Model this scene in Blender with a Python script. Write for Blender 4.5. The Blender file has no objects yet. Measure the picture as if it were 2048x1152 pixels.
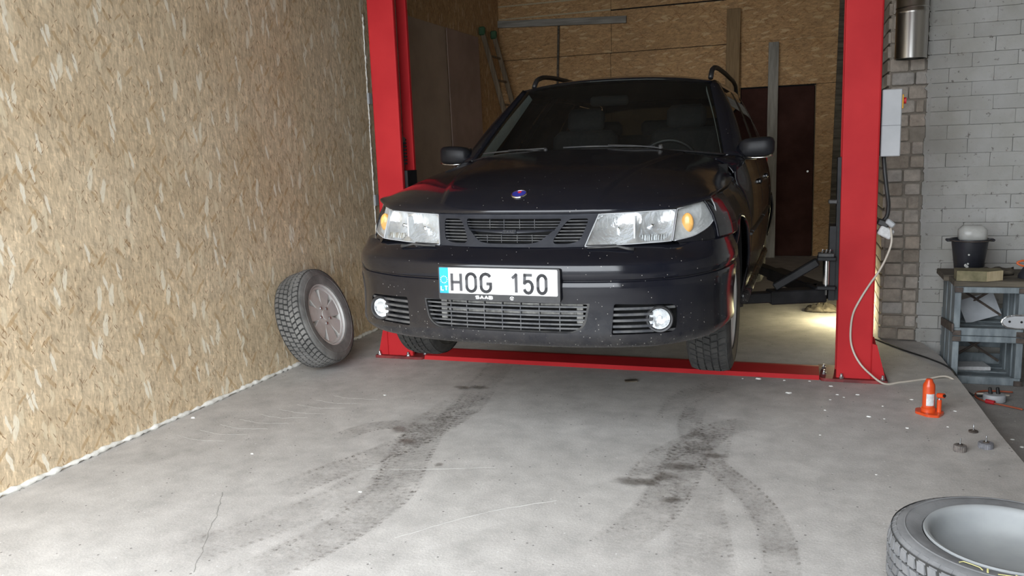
import bpy, math, random
import numpy as np
from mathutils import Vector, Matrix
random.seed(7); np.random.seed(7)
PI = math.pi
scene = bpy.context.scene
COL = scene.collection
# ------------------------------------------------------------------ camera
def make_camera():
    f, yaw, pitch, roll, h = 1655.0, math.radians(19.61), math.radians(9.38), math.radians(2.155), 1.36
    fw = Vector((-math.sin(yaw)*math.cos(pitch), math.cos(yaw)*math.cos(pitch), -math.sin(pitch)))
    r0 = Vector((math.cos(yaw), math.sin(yaw), 0)); d0 = fw.cross(r0)
    r = math.cos(roll)*r0 + math.sin(roll)*d0
    d = -math.sin(roll)*r0 + math.cos(roll)*d0
    cam = bpy.data.cameras.new('camera'); cam.sensor_width = 36; cam.lens = f/2048*36
    cam.clip_start = .05; cam.clip_end = 200
    o = bpy.data.objects.new('camera', cam); COL.objects.link(o)
    m = Matrix((( r.x, -d.x, -fw.x, 0), (r.y, -d.y, -fw.y, 0), (r.z, -d.z, -fw.z, h), (0,0,0,1)))
    o.matrix_world = m
    scene.camera = o
make_camera()
# ------------------------------------------------------------------ world, daylight, exposure
w = bpy.data.worlds.new('overcast_sky'); scene.world = w; w.use_nodes = True
bg = w.node_tree.nodes['Background']
bg.inputs[0].default_value = (.90, .95, 1.0, 1); bg.inputs[1].default_value = 1.0
pl = bpy.data.lights.new('door_portal', 'AREA'); pl.shape = 'RECTANGLE'; pl.size = 3.75; pl.size_y = 3.35
try: pl.cycles.is_portal = True
except Exception: pass
po = bpy.data.objects.new('door_portal', pl); COL.objects.link(po)
po.location = (-1.33, .22, 1.62); po.rotation_euler = (math.radians(90), 0, 0)   # local -Z faces +Y, into the garage
vs = scene.view_settings
vs.view_transform = 'Standard'; vs.look = 'None'; vs.gamma = 1; vs.use_curve_mapping = False
vs.exposure = 3.27
scene.cycles.transparent_max_bounces = 24

# ------------------------------------------------------------------ helpers: materials
def nt(name):
    m = bpy.data.materials.new(name); m.use_nodes = True
    t = m.node_tree; b = t.nodes['Principled BSDF']
    return m, t, b
def N(t, typ, **k):
    n = t.nodes.new(typ)
    for a, v in k.items(): setattr(n, a, v)
    return n
def L(t, a, b): t.links.new(a, b)
def ramp(t, fac, stops, interp='LINEAR'):
    r = N(t, 'ShaderNodeValToRGB'); r.color_ramp.interpolation = interp
    e = r.color_ramp.elements
    while len(e) < len(stops): e.new(.5)
    for i, (p, c) in enumerate(stops):
        e[i].position = p
        e[i].color = (c, c, c, 1) if isinstance(c, (int, float)) else (*c, 1)
    L(t, fac, r.inputs[0]); return r.outputs[0]
def coords(t, scale=(1,1,1), rot=(0,0,0), src='Object', loc=(0,0,0)):
    tc = N(t, 'ShaderNodeTexCoord'); mp = N(t, 'ShaderNodeMapping')
    mp.inputs['Scale'].default_value = scale; mp.inputs['Rotation'].default_value = rot; mp.inputs['Location'].default_value = loc
    L(t, tc.outputs[src], mp.inputs[0]); return mp.outputs[0]
def noise(t, vec, scale, detail=4, rough=.55):
    n = N(t, 'ShaderNodeTexNoise'); n.inputs['Scale'].default_value = scale
    n.inputs['Detail'].default_value = detail; n.inputs['Roughness'].default_value = rough
    if vec is not None: L(t, vec, n.inputs['Vector'])
    return n.outputs['Fac']
def mix(t, fac, a, b, mode='MIX'):
    n = N(t, 'ShaderNodeMix', data_type='RGBA', blend_type=mode)
    for sock, v in ((n.inputs[0], fac), (n.inputs[6], a), (n.inputs[7], b)):
        if isinstance(v, (int, float)): sock.default_value = v
        elif isinstance(v, tuple): sock.default_value = (*v, 1)
        else: L(t, v, sock)
    return n.outputs[2]
def mth(t, op, a, b=0.0):
    n = N(t, 'ShaderNodeMath', operation=op)
    for s, v in ((n.inputs[0], a), (n.inputs[1], b)):
        if isinstance(v, (int, float)): s.default_value = v
        else: L(t, v, s)
    return n.outputs[0]
def bump(t, b, h, strength=.3, dist=.01):
    n = N(t, 'ShaderNodeBump'); n.inputs['Strength'].default_value = strength; n.inputs['Distance'].default_value = dist
    L(t, h, n.inputs['Height']); L(t, n.outputs[0], b.inputs['Normal'])
def pm(name, c1, c2=None, scale=8, rough=.6, metal=0, bmp=0, bscale=60, stretch=(1,1,1), coat=0, rough2=None, ior=None, spec=None, lo=.35, hi=.65):
    m, t, b = nt(name)
    v = coords(t, stretch)
    nz = noise(t, v, scale)
    if c2 is not None:
        L(t, ramp(t, nz, [(lo, c1), (hi, c2)]), b.inputs['Base Color'])
    else: b.inputs['Base Color'].default_value = (*c1, 1)
    b.inputs['Roughness'].default_value = rough; b.inputs['Metallic'].default_value = metal
    if rough2 is not None: L(t, ramp(t, noise(t, v, scale*1.7), [(.35, rough), (.65, rough2)]), b.inputs['Roughness'])
    if coat: b.inputs['Coat Weight'].default_value = coat; b.inputs['Coat Roughness'].default_value = .06
    if spec is not None: b.inputs['Specular IOR Level'].default_value = spec
    if bmp: bump(t, b, noise(t, v, bscale), bmp, .004)
    return m
def osb(name, axis, tone=1.0, warm=1.0, vert=True):
    """oriented strand board; axis = 'x' wall facing X (uses y,z), 'y' wall facing Y (uses x,z)"""
    m, t, b = nt(name)
    tc = N(t, 'ShaderNodeTexCoord'); sp = N(t, 'ShaderNodeSeparateXYZ'); L(t, tc.outputs['Object'], sp.inputs[0])
    cb = N(t, 'ShaderNodeCombineXYZ')
    L(t, sp.outputs[1 if axis == 'x' else 0], cb.inputs[0]); L(t, sp.outputs[2], cb.inputs[1])
    def warp(sc, amt):
        wn = N(t, 'ShaderNodeTexNoise'); wn.inputs['Scale'].default_value = sc; wn.inputs['Detail'].default_value = 4; L(t, cb.outputs[0], wn.inputs['Vector'])
        wv = N(t, 'ShaderNodeVectorMath', operation='SCALE'); wv.inputs['Scale'].default_value = amt; L(t, wn.outputs['Color'], wv.inputs[0])
        av = N(t, 'ShaderNodeVectorMath', operation='ADD'); L(t, cb.outputs[0], av.inputs[0]); L(t, wv.outputs[0], av.inputs[1]); return av.outputs[0]
    uv = warp(16, .03); uv2 = warp(45, .016)
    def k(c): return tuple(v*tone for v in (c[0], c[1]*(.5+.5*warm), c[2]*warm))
    a0 = 0 if vert else PI/2
    def cells(src, ang, sx, sy, off):
        mp = N(t, 'ShaderNodeMapping', vector_type='TEXTURE'); mp.inputs['Rotation'].default_value = (0, 0, ang); mp.inputs['Location'].default_value = (off*3.1, off*1.7, 0); mp.inputs['Scale'].default_value = (1/sx, 1/sy, 1)
        L(t, src, mp.inputs[0]); vo = N(t, 'ShaderNodeTexVoronoi', voronoi_dimensions='2D'); vo.inputs['Scale'].default_value = 1.0; L(t, mp.outputs[0], vo.inputs['Vector'])
        sc = N(t, 'ShaderNodeSeparateColor'); L(t, vo.outputs['Color'], sc.inputs[0]); return sc, vo.outputs['Distance'], mp.outputs[0]
    big = noise(t, cb.outputs[0], 2.2, 4)
    base = ramp(t, big, [(.3, k((.55,.425,.275))), (.7, k((.64,.515,.355)))])
    hs = None
    # fine wood particles in several directions, low contrast
    for i, (ang, sx, sy, amt) in enumerate(((a0+.04, 95, 20, .50), (a0-.30, 120, 28, .38), (a0+.4, 115, 28, .38), (a0+1.2, 140, 40, .30), (a0-.08, 60, 11, .32))):
        sc, d, v_ = cells(uv2, ang, sx, sy, i+1)
        tone_ = ramp(t, sc.outputs[0], [(0, .62), (.15, .86), (.5, 1.0), (.85, 1.08), (1, 1.30)])
        base = mix(t, amt, base, tone_, 'MULTIPLY'); base = mix(t, 1.0, base, (1.01, 1.01, 1.01), 'MULTIPLY')
        hs = sc.outputs[1] if hs is None else hs
    mp = N(t, 'ShaderNodeMapping'); mp.inputs['Scale'].default_value = (150, 16, 1) if vert else (16, 150, 1); L(t, uv2, mp.inputs[0])
    grain = noise(t, mp.outputs[0], 1.0, 5)
    base = mix(t, .6, base, ramp(t, grain, [(.3, .70), (.7, 1.22)]), 'MULTIPLY')
    def flakes(base, ang, sx, sy, off, thr, col, rad, amt, src=uv):
        sc, d, v_ = cells(src, ang, sx, sy, off)
        msk = mth(t, 'MULTIPLY', mth(t, 'GREATER_THAN', sc.outputs[0], thr), ramp(t, d, [(rad-.07, 1.0), (rad+.03, 0.0)]))
        fib = ramp(t, noise(t, mp.outputs[0], 1.6, 3), [(.35, .55), (.55, 1.0)])
        msk = mth(t, 'MULTIPLY', mth(t, 'MULTIPLY', msk, fib), amt)
        return mix(t, msk, base, col)
    base = flakes(base, a0+.6, 42, 9, 11, .925, k((.43,.30,.165)), .42, .75)
    base = flakes(base, a0-.75, 46, 9, 12, .94, k((.45,.30,.155)), .40, .75)
    base = flakes(base, a0+.10, 30, 7.5, 13, .90, k((.72,.61,.43)), .42, .8)
    base = flakes(base, a0-.12, 26, 7, 14, .93, k((.80,.73,.58)), .42, .9)
    base = flakes(base, a0+.22, 40, 8, 15, .93, k((.82,.76,.63)), .40, .9)
    base = flakes(base, a0+.55, 150, 26, 16, .972, k((.20,.11,.05)), .38, .8, uv2)
    base = flakes(base, a0-.7, 170, 30, 17, .975, k((.22,.125,.06)), .38, .8, uv2)
    base = flakes(base, a0-.1, 190, 26, 18, .972, k((.21,.12,.055)), .38, .75, uv2)
    L(t, base, b.inputs['Base Color'])
    b.inputs['Roughness'].default_value = .62; b.inputs['Specular IOR Level'].default_value = .3
    bump(t, b, hs, .2, .002)
    return m
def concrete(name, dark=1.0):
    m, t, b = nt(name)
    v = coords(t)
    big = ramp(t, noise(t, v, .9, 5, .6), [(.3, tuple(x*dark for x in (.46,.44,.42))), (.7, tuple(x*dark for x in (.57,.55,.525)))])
    med = ramp(t, noise(t, v, 7, 6, .65), [(.3, .80), (.7, 1.12)])
    c = mix(t, 1.0, big, med, 'MULTIPLY')
    fine = ramp(t, noise(t, v, 160, 3), [(.3, .86), (.7, 1.10)])
    c = mix(t, 1.0, c, fine, 'MULTIPLY')
    # blotches of dust and dark damp stains
    st = ramp(t, noise(t, v, 2.3, 5, .6), [(.60, 0.0), (.72, 1.0)])
    c = mix(t, mth(t, 'MULTIPLY', st, .30), c, (.20,.19,.175))
    du = ramp(t, noise(t, coords(t, loc=(4,2,0)), 3.1, 6, .7), [(.60, 0.0), (.75, 1.0)])
    c = mix(t, mth(t, 'MULTIPLY', du, .35), c, (.60,.59,.56))
    sp = N(t, 'ShaderNodeTexVoronoi'); sp.inputs['Scale'].default_value = 38; L(t, v, sp.inputs['Vector'])
    sc = N(t, 'ShaderNodeSeparateColor'); L(t, sp.outputs['Color'], sc.inputs[0])
    dot = mth(t, 'MULTIPLY', mth(t, 'LESS_THAN', sp.outputs['Distance'], .17), mth(t, 'GREATER_THAN', sc.outputs[0], .93))
    c = mix(t, mth(t, 'MULTIPLY', dot, .7), c, (.09,.085,.08))
    dot = mth(t, 'MULTIPLY', mth(t, 'LESS_THAN', sp.outputs['Distance'], .13), mth(t, 'LESS_THAN', sc.outputs[0], .05))
    c = mix(t, mth(t, 'MULTIPLY', dot, .8), c, (.72,.72,.70))
    L(t, c, b.inputs['Base Color']); b.inputs['Roughness'].default_value = .8; b.inputs['Specular IOR Level'].default_value = .3
    bump(t, b, noise(t, v, 90, 5), .25, .004)
    return m
def paint_black(name, dusty=1.0):
    m, t, b = nt(name)
    v = coords(t)
    geo = N(t, 'ShaderNodeSeparateXYZ'); L(t, v, geo.inputs[0])
    # road dust: dense near the bottom edge of the bumper, sparse specks above; upper film paints in veiling glare
    low = ramp(t, geo.outputs[2], [(.55, 1.0), (.64, .34), (.80, .14), (1.0, .09)])
    film = mth(t, 'MULTIPLY', ramp(t, noise(t, v, 12, 6, .7), [(.35, .25), (.7, 1.0)]), low)
    vo = N(t, 'ShaderNodeTexVoronoi'); vo.inputs['Scale'].default_value = 85; L(t, v, vo.inputs['Vector'])
    sc = N(t, 'ShaderNodeSeparateColor'); L(t, vo.outputs['Color'], sc.inputs[0])
    thr = mth(t, 'SUBTRACT', 1.0, mth(t, 'MULTIPLY', low, .55))
    spk = mth(t, 'MULTIPLY', mth(t, 'GREATER_THAN', sc.outputs[0], thr), mth(t, 'LESS_THAN', vo.outputs['Distance'], .16))
    c = mix(t, mth(t, 'MULTIPLY', film, .22*dusty), (.0055,.0062,.0105), (.17,.155,.13))
    c = mix(t, mth(t, 'MULTIPLY', spk, .6*dusty), c, (.42,.40,.36))
    L(t, c, b.inputs['Base Color'])
    L(t, mth(t, 'ADD', mth(t, 'MULTIPLY', film, .35), mth(t, 'MULTIPLY', noise(t, v, 30, 5), .22)), b.inputs['Roughness'])
    b.inputs['Coat Weight'].default_value = .22; b.inputs['Coat Roughness'].default_value = .10
    b.inputs['Specular IOR Level'].default_value = .34
    return m
def glass(name, tint=(.75,.80,.78), spec=1.0, rough=.0):
    m = bpy.data.materials.new(name); m.use_nodes = True; t = m.node_tree; t.nodes.clear()
    o = N(t, 'ShaderNodeOutputMaterial'); mx = N(t, 'ShaderNodeMixShader'); tr = N(t, 'ShaderNodeBsdfTransparent'); gl = N(t, 'ShaderNodeBsdfGlossy')
    tr.inputs[0].default_value = (*tint, 1); gl.inputs['Roughness'].default_value = rough
    gl.inputs[0].default_value = (spec, spec, spec, 1)
    ge = N(t, 'ShaderNodeNewGeometry'); dt = N(t, 'ShaderNodeVectorMath', operation='DOT_PRODUCT'); L(t, ge.outputs['Normal'], dt.inputs[0]); L(t, ge.outputs['Incoming'], dt.inputs[1])
    fr = mth(t, 'ADD', .04, mth(t, 'MULTIPLY', .96, mth(t, 'POWER', mth(t, 'SUBTRACT', 1.0, mth(t, 'ABSOLUTE', dt.outputs['Value'])), 5.0)))   # Schlick, the same from both sides of the pane
    L(t, fr, mx.inputs[0]); L(t, tr.outputs[0], mx.inputs[1]); L(t, gl.outputs[0], mx.inputs[2]); L(t, mx.outputs[0], o.inputs[0])
    return m
def hazed_glass(name, tint, spec, haze):
    m = glass(name, tint, spec); t = m.node_tree; out = t.nodes['Material Output']; last = out.inputs[0].links[0].from_socket
    df = N(t, 'ShaderNodeBsdfDiffuse'); df.inputs[0].default_value = (.5,.48,.45,1); mx = N(t, 'ShaderNodeMixShader')  # thin diffuse film lifts the pane's blacks, painting in veiling glare
    L(t, ramp(t, noise(t, coords(t), 6, 6, .7), [(.3, haze*.6), (.7, haze*1.4)]), mx.inputs[0]); L(t, last, mx.inputs[1]); L(t, df.outputs[0], mx.inputs[2]); L(t, mx.outputs[0], out.inputs[0])
    return m
def chrome(name, col=(.86,.87,.88), rough=.1, bmp=0, bscale=60, stretch=(1,1,1)):
    m, t, b = nt(name)
    b.inputs['Base Color'].default_value = (*col, 1); b.inputs['Metallic'].default_value = 1; b.inputs['Roughness'].default_value = rough
    if bmp:
        vo = N(t, 'ShaderNodeTexVoronoi'); vo.inputs['Scale'].default_value = bscale; L(t, coords(t, stretch), vo.inputs['Vector'])
        bump(t, b, vo.outputs['Distance'], bmp, .01)
    return m
def emit(name, col, s):
    m = bpy.data.materials.new(name); m.use_nodes = True; t = m.node_tree; b = t.nodes['Principled BSDF']
    b.inputs['Base Color'].default_value = (*col, 1); b.inputs['Emission Color'].default_value = (*col, 1); b.inputs['Emission Strength'].default_value = s
    return m
def mark_mat(name, dens=1.0):
    """rubber and dirt left by a tyre: UV u across the tread, v metres along it"""
    m, t, b = nt(name)
    tc = N(t, 'ShaderNodeTexCoord'); sp = N(t, 'ShaderNodeSeparateXYZ'); L(t, tc.outputs['UV'], sp.inputs[0])
    u, v = sp.outputs[0], sp.outputs[1]
    ob = coords(t)
    d = mth(t, 'ABSOLUTE', mth(t, 'SUBTRACT', u, .5))
    bar = mth(t, 'SINE', mth(t, 'MULTIPLY', mth(t, 'ADD', v, mth(t, 'MULTIPLY', d, .09)), 2*PI/.034))
    bar = ramp(t, mth(t, 'ADD', mth(t, 'MULTIPLY', bar, .5), .5), [(.35, 0.0), (.6, 1.0)])
    shoulder = ramp(t, d, [(.28, .35), (.36, 1.0), (.485, 1.0), (.5, 0.0)])
    rib = ramp(t, mth(t, 'ADD', mth(t, 'MULTIPLY', mth(t, 'SINE', mth(t, 'MULTIPLY', u, 2*PI*5)), .5), .5), [(.25, .25), (.6, 1.0)])
    pat = mth(t, 'MULTIPLY', mth(t, 'MULTIPLY', bar, rib), shoulder)
    n1 = ramp(t, noise(t, ob, 5, 5, .65), [(.38, .1), (.62, 1.0)])
    n2 = ramp(t, noise(t, ob, 60, 5, .7), [(.42, 0.0), (.6, 1.0)])
    smear = mth(t, 'MULTIPLY', ramp(t, noise(t, ob, 9, 6, .7), [(.36, .08), (.66, .70)]), ramp(t, d, [(.40, 1.0), (.5, 0.0)]))
    a = mth(t, 'ADD', mth(t, 'MULTIPLY', mth(t, 'MULTIPLY', pat, n1), n2), mth(t, 'MULTIPLY', smear, mth(t, 'ADD', .35, mth(t, 'MULTIPLY', n2, .45))))
    at = N(t, 'ShaderNodeAttribute', attribute_name='fade'); a = mth(t, 'MULTIPLY', a, at.outputs['Fac'])
    a = mth(t, 'MINIMUM', mth(t, 'MULTIPLY', a, .56*dens), .85)
    b.inputs['Base Color'].default_value = (.125,.106,.09, 1); b.inputs['Roughness'].default_value = .75
    L(t, a, b.inputs['Alpha'])
    return m
def spot_mat(name):
    m, t, b = nt(name)
    tc = N(t, 'ShaderNodeTexCoord'); sp = N(t, 'ShaderNodeSeparateXYZ'); L(t, tc.outputs['UV'], sp.inputs[0])
    n = noise(t, coords(t), 25, 5, .6)
    a = ramp(t, mth(t, 'ADD', sp.outputs[0], mth(t, 'MULTIPLY', mth(t, 'SUBTRACT', n, .5), .9)), [(.35, .42), (.95, 0.0)])
    b.inputs['Base Color'].default_value = (.085,.065,.05, 1); b.inputs['Roughness'].default_value = .45
    L(t, a, b.inputs['Alpha']); return m

M = dict(
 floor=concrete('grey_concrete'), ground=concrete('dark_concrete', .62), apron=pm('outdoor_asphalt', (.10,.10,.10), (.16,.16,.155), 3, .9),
 osb_left=osb('osb_left', 'x'), osb_back_shaded=osb('osb_back_shaded', 'y', .76, .50, False), osb_rear_shaded=osb('osb_rear_shaded', 'x', .85, .62),  # back and rear boards have the garage's warm shade put into their colour
 plaster=pm('grey_plaster', (.30,.28,.25), (.42,.40,.36), 4, .9), ceil=pm('ceiling_boards', (.20,.16,.11), (.28,.22,.15), 5, .85),
 foam=pm('white_foam', (.70,.68,.62), (.86,.85,.80), 30, .8, bmp=.5, bscale=80),
 wbrick=None, bbrick=None,
 mortar=pm('old_mortar', (.25,.225,.19), (.34,.305,.26), 14, .95, bmp=.6, bscale=60),
 black=paint_black('black_car_paint'), plastic=pm('black_plastic', (.012,.012,.013), (.022,.022,.024), 20, .45, bmp=.1, bscale=300),
 grey_plastic=pm('dusty_black_plastic', (.030,.031,.034), (.065,.063,.060), 18, .55), slat=pm('grille_plastic', (.035,.037,.043), (.085,.085,.085), 22, .42),
 panel=pm('grille_surround', (.016,.018,.024), (.028,.030,.037), 16, .38, bmp=.08, bscale=400),
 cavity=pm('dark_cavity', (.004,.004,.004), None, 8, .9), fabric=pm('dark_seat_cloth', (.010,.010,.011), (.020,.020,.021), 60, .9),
 wind=hazed_glass('windscreen_glass', (.58,.62,.60), .8, .010), side=glass('side_window_glass', (.10,.11,.11), .6), lens=glass('lamp_lens', (.93,.95,.95), .8, .03),
 reflector=pm('lamp_reflector', (.80,.81,.83), (.97,.97,.98), 45, .2, .75, bmp=1.0, bscale=55, stretch=(1,1,.4)), chrome=chrome('chrome', (.80,.81,.82), .14), steel=chrome('zinc_steel', (.50,.51,.52), .4, .2, 90),
 flue=None, amber=pm('amber_plastic', (.80,.36,.08), (.90,.50,.16), 30, .25, coat=.5), lampwhite=pm('frosted_lamp', (.50,.50,.50), (.62,.62,.62), 60, .35),
 rubber=pm('dusty_rubber', (.11,.107,.102), (.20,.195,.185), 9, .85, bmp=.2, bscale=120), rubber_dark=pm('dark_rubber', (.018,.018,.018), (.045,.043,.04), 12, .8, bmp=.2, bscale=120),
 rubber_grey=pm('grey_dusty_rubber', (.12,.122,.126), (.21,.213,.218), 7, .85, bmp=.2, bscale=120), groove=pm('tyre_groove', (.018,.018,.018), (.04,.04,.038), 20, .9),
 alloy=pm('dull_alloy', (.52,.51,.49), (.62,.61,.59), 9, .5, .1, bmp=.1, bscale=200), rim_steel=pm('grey_rim', (.27,.285,.295), (.33,.345,.35), 6, .7, 0),
 red=pm('red_lift_paint', (.42,.014,.019), (.50,.022,.026), 3, .62, spec=.22, bmp=.03, bscale=200), redworn=pm('worn_dark_red', (.10,.014,.014), (.26,.03,.03), 14, .6),
 liftblack=pm('black_lift_steel', (.006,.006,.007), (.018,.018,.020), 10, .55, spec=.3), plate=pm('plate_white', (.80,.81,.81), (.86,.86,.86), 20, .35), eublue=pm('plate_blue', (.0,.30,.62), (.0,.36,.70), 20, .4),
 ink=pm('plate_ink', (.045,.045,.05), None, 8, .5), white=pm('white_print', (.80,.80,.80), None, 8, .5), badgeblue=pm('badge_blue', (.02,.025,.22), (.03,.035,.28), 30, .3, coat=.5), badgered=pm('badge_red', (.5,.02,.03), None, 8, .4),
 cooler=pm('intercooler_fins', (.20,.195,.18), (.42,.41,.38), 40, .6, bmp=.5, bscale=200),
 wood=pm('old_plank_wood', (.13,.095,.06), (.24,.18,.115), 3, .8, stretch=(14,14,1), bmp=.3, bscale=30), grey_post=pm('grey_standing_plank', (.20,.185,.16), (.34,.32,.28), 3, .75, stretch=(12,12,1)), pillar_trim=pm('light_grey_trim', (.40,.44,.42), (.46,.50,.48), 10, .8), mirror_black=pm('mirror_black', (.010,.010,.012), (.016,.016,.018), 10, .35, spec=.15),
 wood_dark=pm('dark_weathered_wood', (.06,.05,.038), (.14,.12,.09), 4, .9, stretch=(1,10,10), bmp=.5, bscale=30),
 beam_wood=pm('brown_beam_wood', (.20,.125,.06), (.30,.20,.10), 3, .8, stretch=(10,10,1)), grey_wood=pm('grey_board_wood', (.20,.185,.16), (.34,.32,.28), 3, .75, stretch=(1,12,12)),
 mossy=pm('mossy_block', (.13,.12,.065), (.23,.20,.12), 18, .9, bmp=.5), sawn=pm('fresh_sawn_wood', (.42,.34,.21), (.50,.42,.27), 10, .8, stretch=(8,1,1)),
 ply=pm('dull_plywood', (.40,.31,.235), (.50,.39,.295), 2, .8), ply2=pm('brown_hardboard', (.33,.235,.19), (.43,.305,.25), 2, .8),
 crate=pm('grey_blue_crate', (.13,.155,.17), (.235,.27,.285), 7, .75, stretch=(3,3,1), bmp=.3, bscale=50), rust=pm('rusty_iron', (.045,.035,.030), (.11,.085,.07), 25, .7),
 door=pm('dark_brown_door', (.040,.016,.012), (.065,.028,.022), 4, .85, bmp=.1, spec=.15), boxgrey=pm('electric_box_grey', (.36,.37,.385), (.41,.42,.435), 6, .45), yellow=pm('yellow_plate', (.75,.38,.02), None, 8, .5),
 cable_white=pm('cream_cable', (.50,.45,.38), (.58,.53,.46), 12, .5), cable_black=pm('black_cable', (.012,.012,.012), (.03,.03,.03), 12, .5), cable_red=pm('orange_cable', (.30,.07,.03), (.42,.10,.05), 12, .6),
 jack=pm('red_orange_paint', (.60,.055,.010), (.68,.085,.015), 12, .38, coat=.3), sticker=pm('jack_sticker', (.50,.52,.55), (.72,.72,.72), 55, .5),
 bucket=pm('black_bucket_plastic', (.012,.013,.018), (.025,.026,.032), 10, .45), splat=pm('plaster_splash', (.45,.45,.43), None, 8, .8), jar=None, chip=pm('pale_chip', (.55,.55,.52), (.75,.75,.72), 40, .8),
 abrasive=pm('grinding_flaps', (.10,.09,.085), (.20,.175,.16), 60, .9), abr_grey=pm('grey_grinding_flaps', (.13,.13,.14), (.22,.22,.24), 60, .9), green=pm('green_plastic', (.03,.09,.04), (.05,.13,.06), 8, .6),
 aluminium=chrome('aluminium', (.45,.44,.42), .4), sheet=pm('crumpled_foil_sheet', (.55,.57,.60), (.70,.72,.75), 8, .4, .3, bmp=.6, bscale=14), orange=pm('orange_plastic', (.60,.12,.03), None, 8, .5), lamp=emit('lit_led_panel', (1.0,.90,.55), 20),
 chalk=pm('yellow_crayon', (.75,.70,.30), None, 8, .8), mark=mark_mat('tyre_mark_dirt'), mark2=mark_mat('faint_tyre_mark_dirt', .6), spot=spot_mat('oil_spot'), crackm=pm('crack_dark', (.33,.32,.30), None, 8, .9), scratch=pm('pale_scratch', (.54,.53,.505), None, 8, .9),
)
def brick_mats():
    m, t, b = nt('white_painted_brick')
    v = coords(t, src='Object'); oi = N(t, 'ShaderNodeObjectInfo')
    tcg = N(t, 'ShaderNodeNewGeometry'); wp = tcg.outputs['Position']
    c = ramp(t, noise(t, wp, 4, 5), [(.3, (.37,.365,.335)), (.7, (.46,.46,.45))])
    c = mix(t, 1.0, c, ramp(t, oi.outputs['Random'], [(0, .93), (1, 1.06)]), 'MULTIPLY')
    n = noise(t, wp, 22, 6, .7)
    c = mix(t, ramp(t, n, [(.615, 0.0), (.66, .85)]), c, (.13,.12,.105))
    c = mix(t, ramp(t, noise(t, wp, 9, 6, .75), [(.55, 0.0), (.72, .45)]), c, (.30,.28,.25))
    L(t, c, b.inputs['Base Color']); b.inputs['Roughness'].default_value = .85
    bump(t, b, noise(t, wp, 45, 6, .7), .5, .006)
    M['wbrick'] = m
    m, t, b = nt('bare_grey_brown_brick')
    oi = N(t, 'ShaderNodeObjectInfo'); wp = N(t, 'ShaderNodeNewGeometry').outputs['Position']
    c = ramp(t, oi.outputs['Random'], [(0, (.34,.295,.245)), (.3, (.42,.37,.315)), (.6, (.47,.42,.365)), (.85, (.46,.44,.415)), (1, (.50,.43,.36))])
    c = mix(t, 1.0, c, ramp(t, noise(t, wp, 16, 6, .7), [(.3, .70), (.7, 1.2)]), 'MULTIPLY')
    L(t, c, b.inputs['Base Color']); b.inputs['Roughness'].default_value = .92
    bump(t, b, noise(t, wp, 50, 6, .7), .8, .008)
    M['bbrick'] = m
    m, t, b = nt('brushed_flue_steel')
    b.inputs['Base Color'].default_value = (.50,.49,.47,1); b.inputs['Metallic'].default_value = 1; b.inputs['Roughness'].default_value = .30
    M['flue'] = m
    M['jar'] = pm('clear_plastic_tub', (.52,.52,.49), (.62,.62,.59), 20, .25); M['jar'].node_tree.nodes['Principled BSDF'].inputs['Alpha'].default_value = .55
brick_mats()

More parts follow.
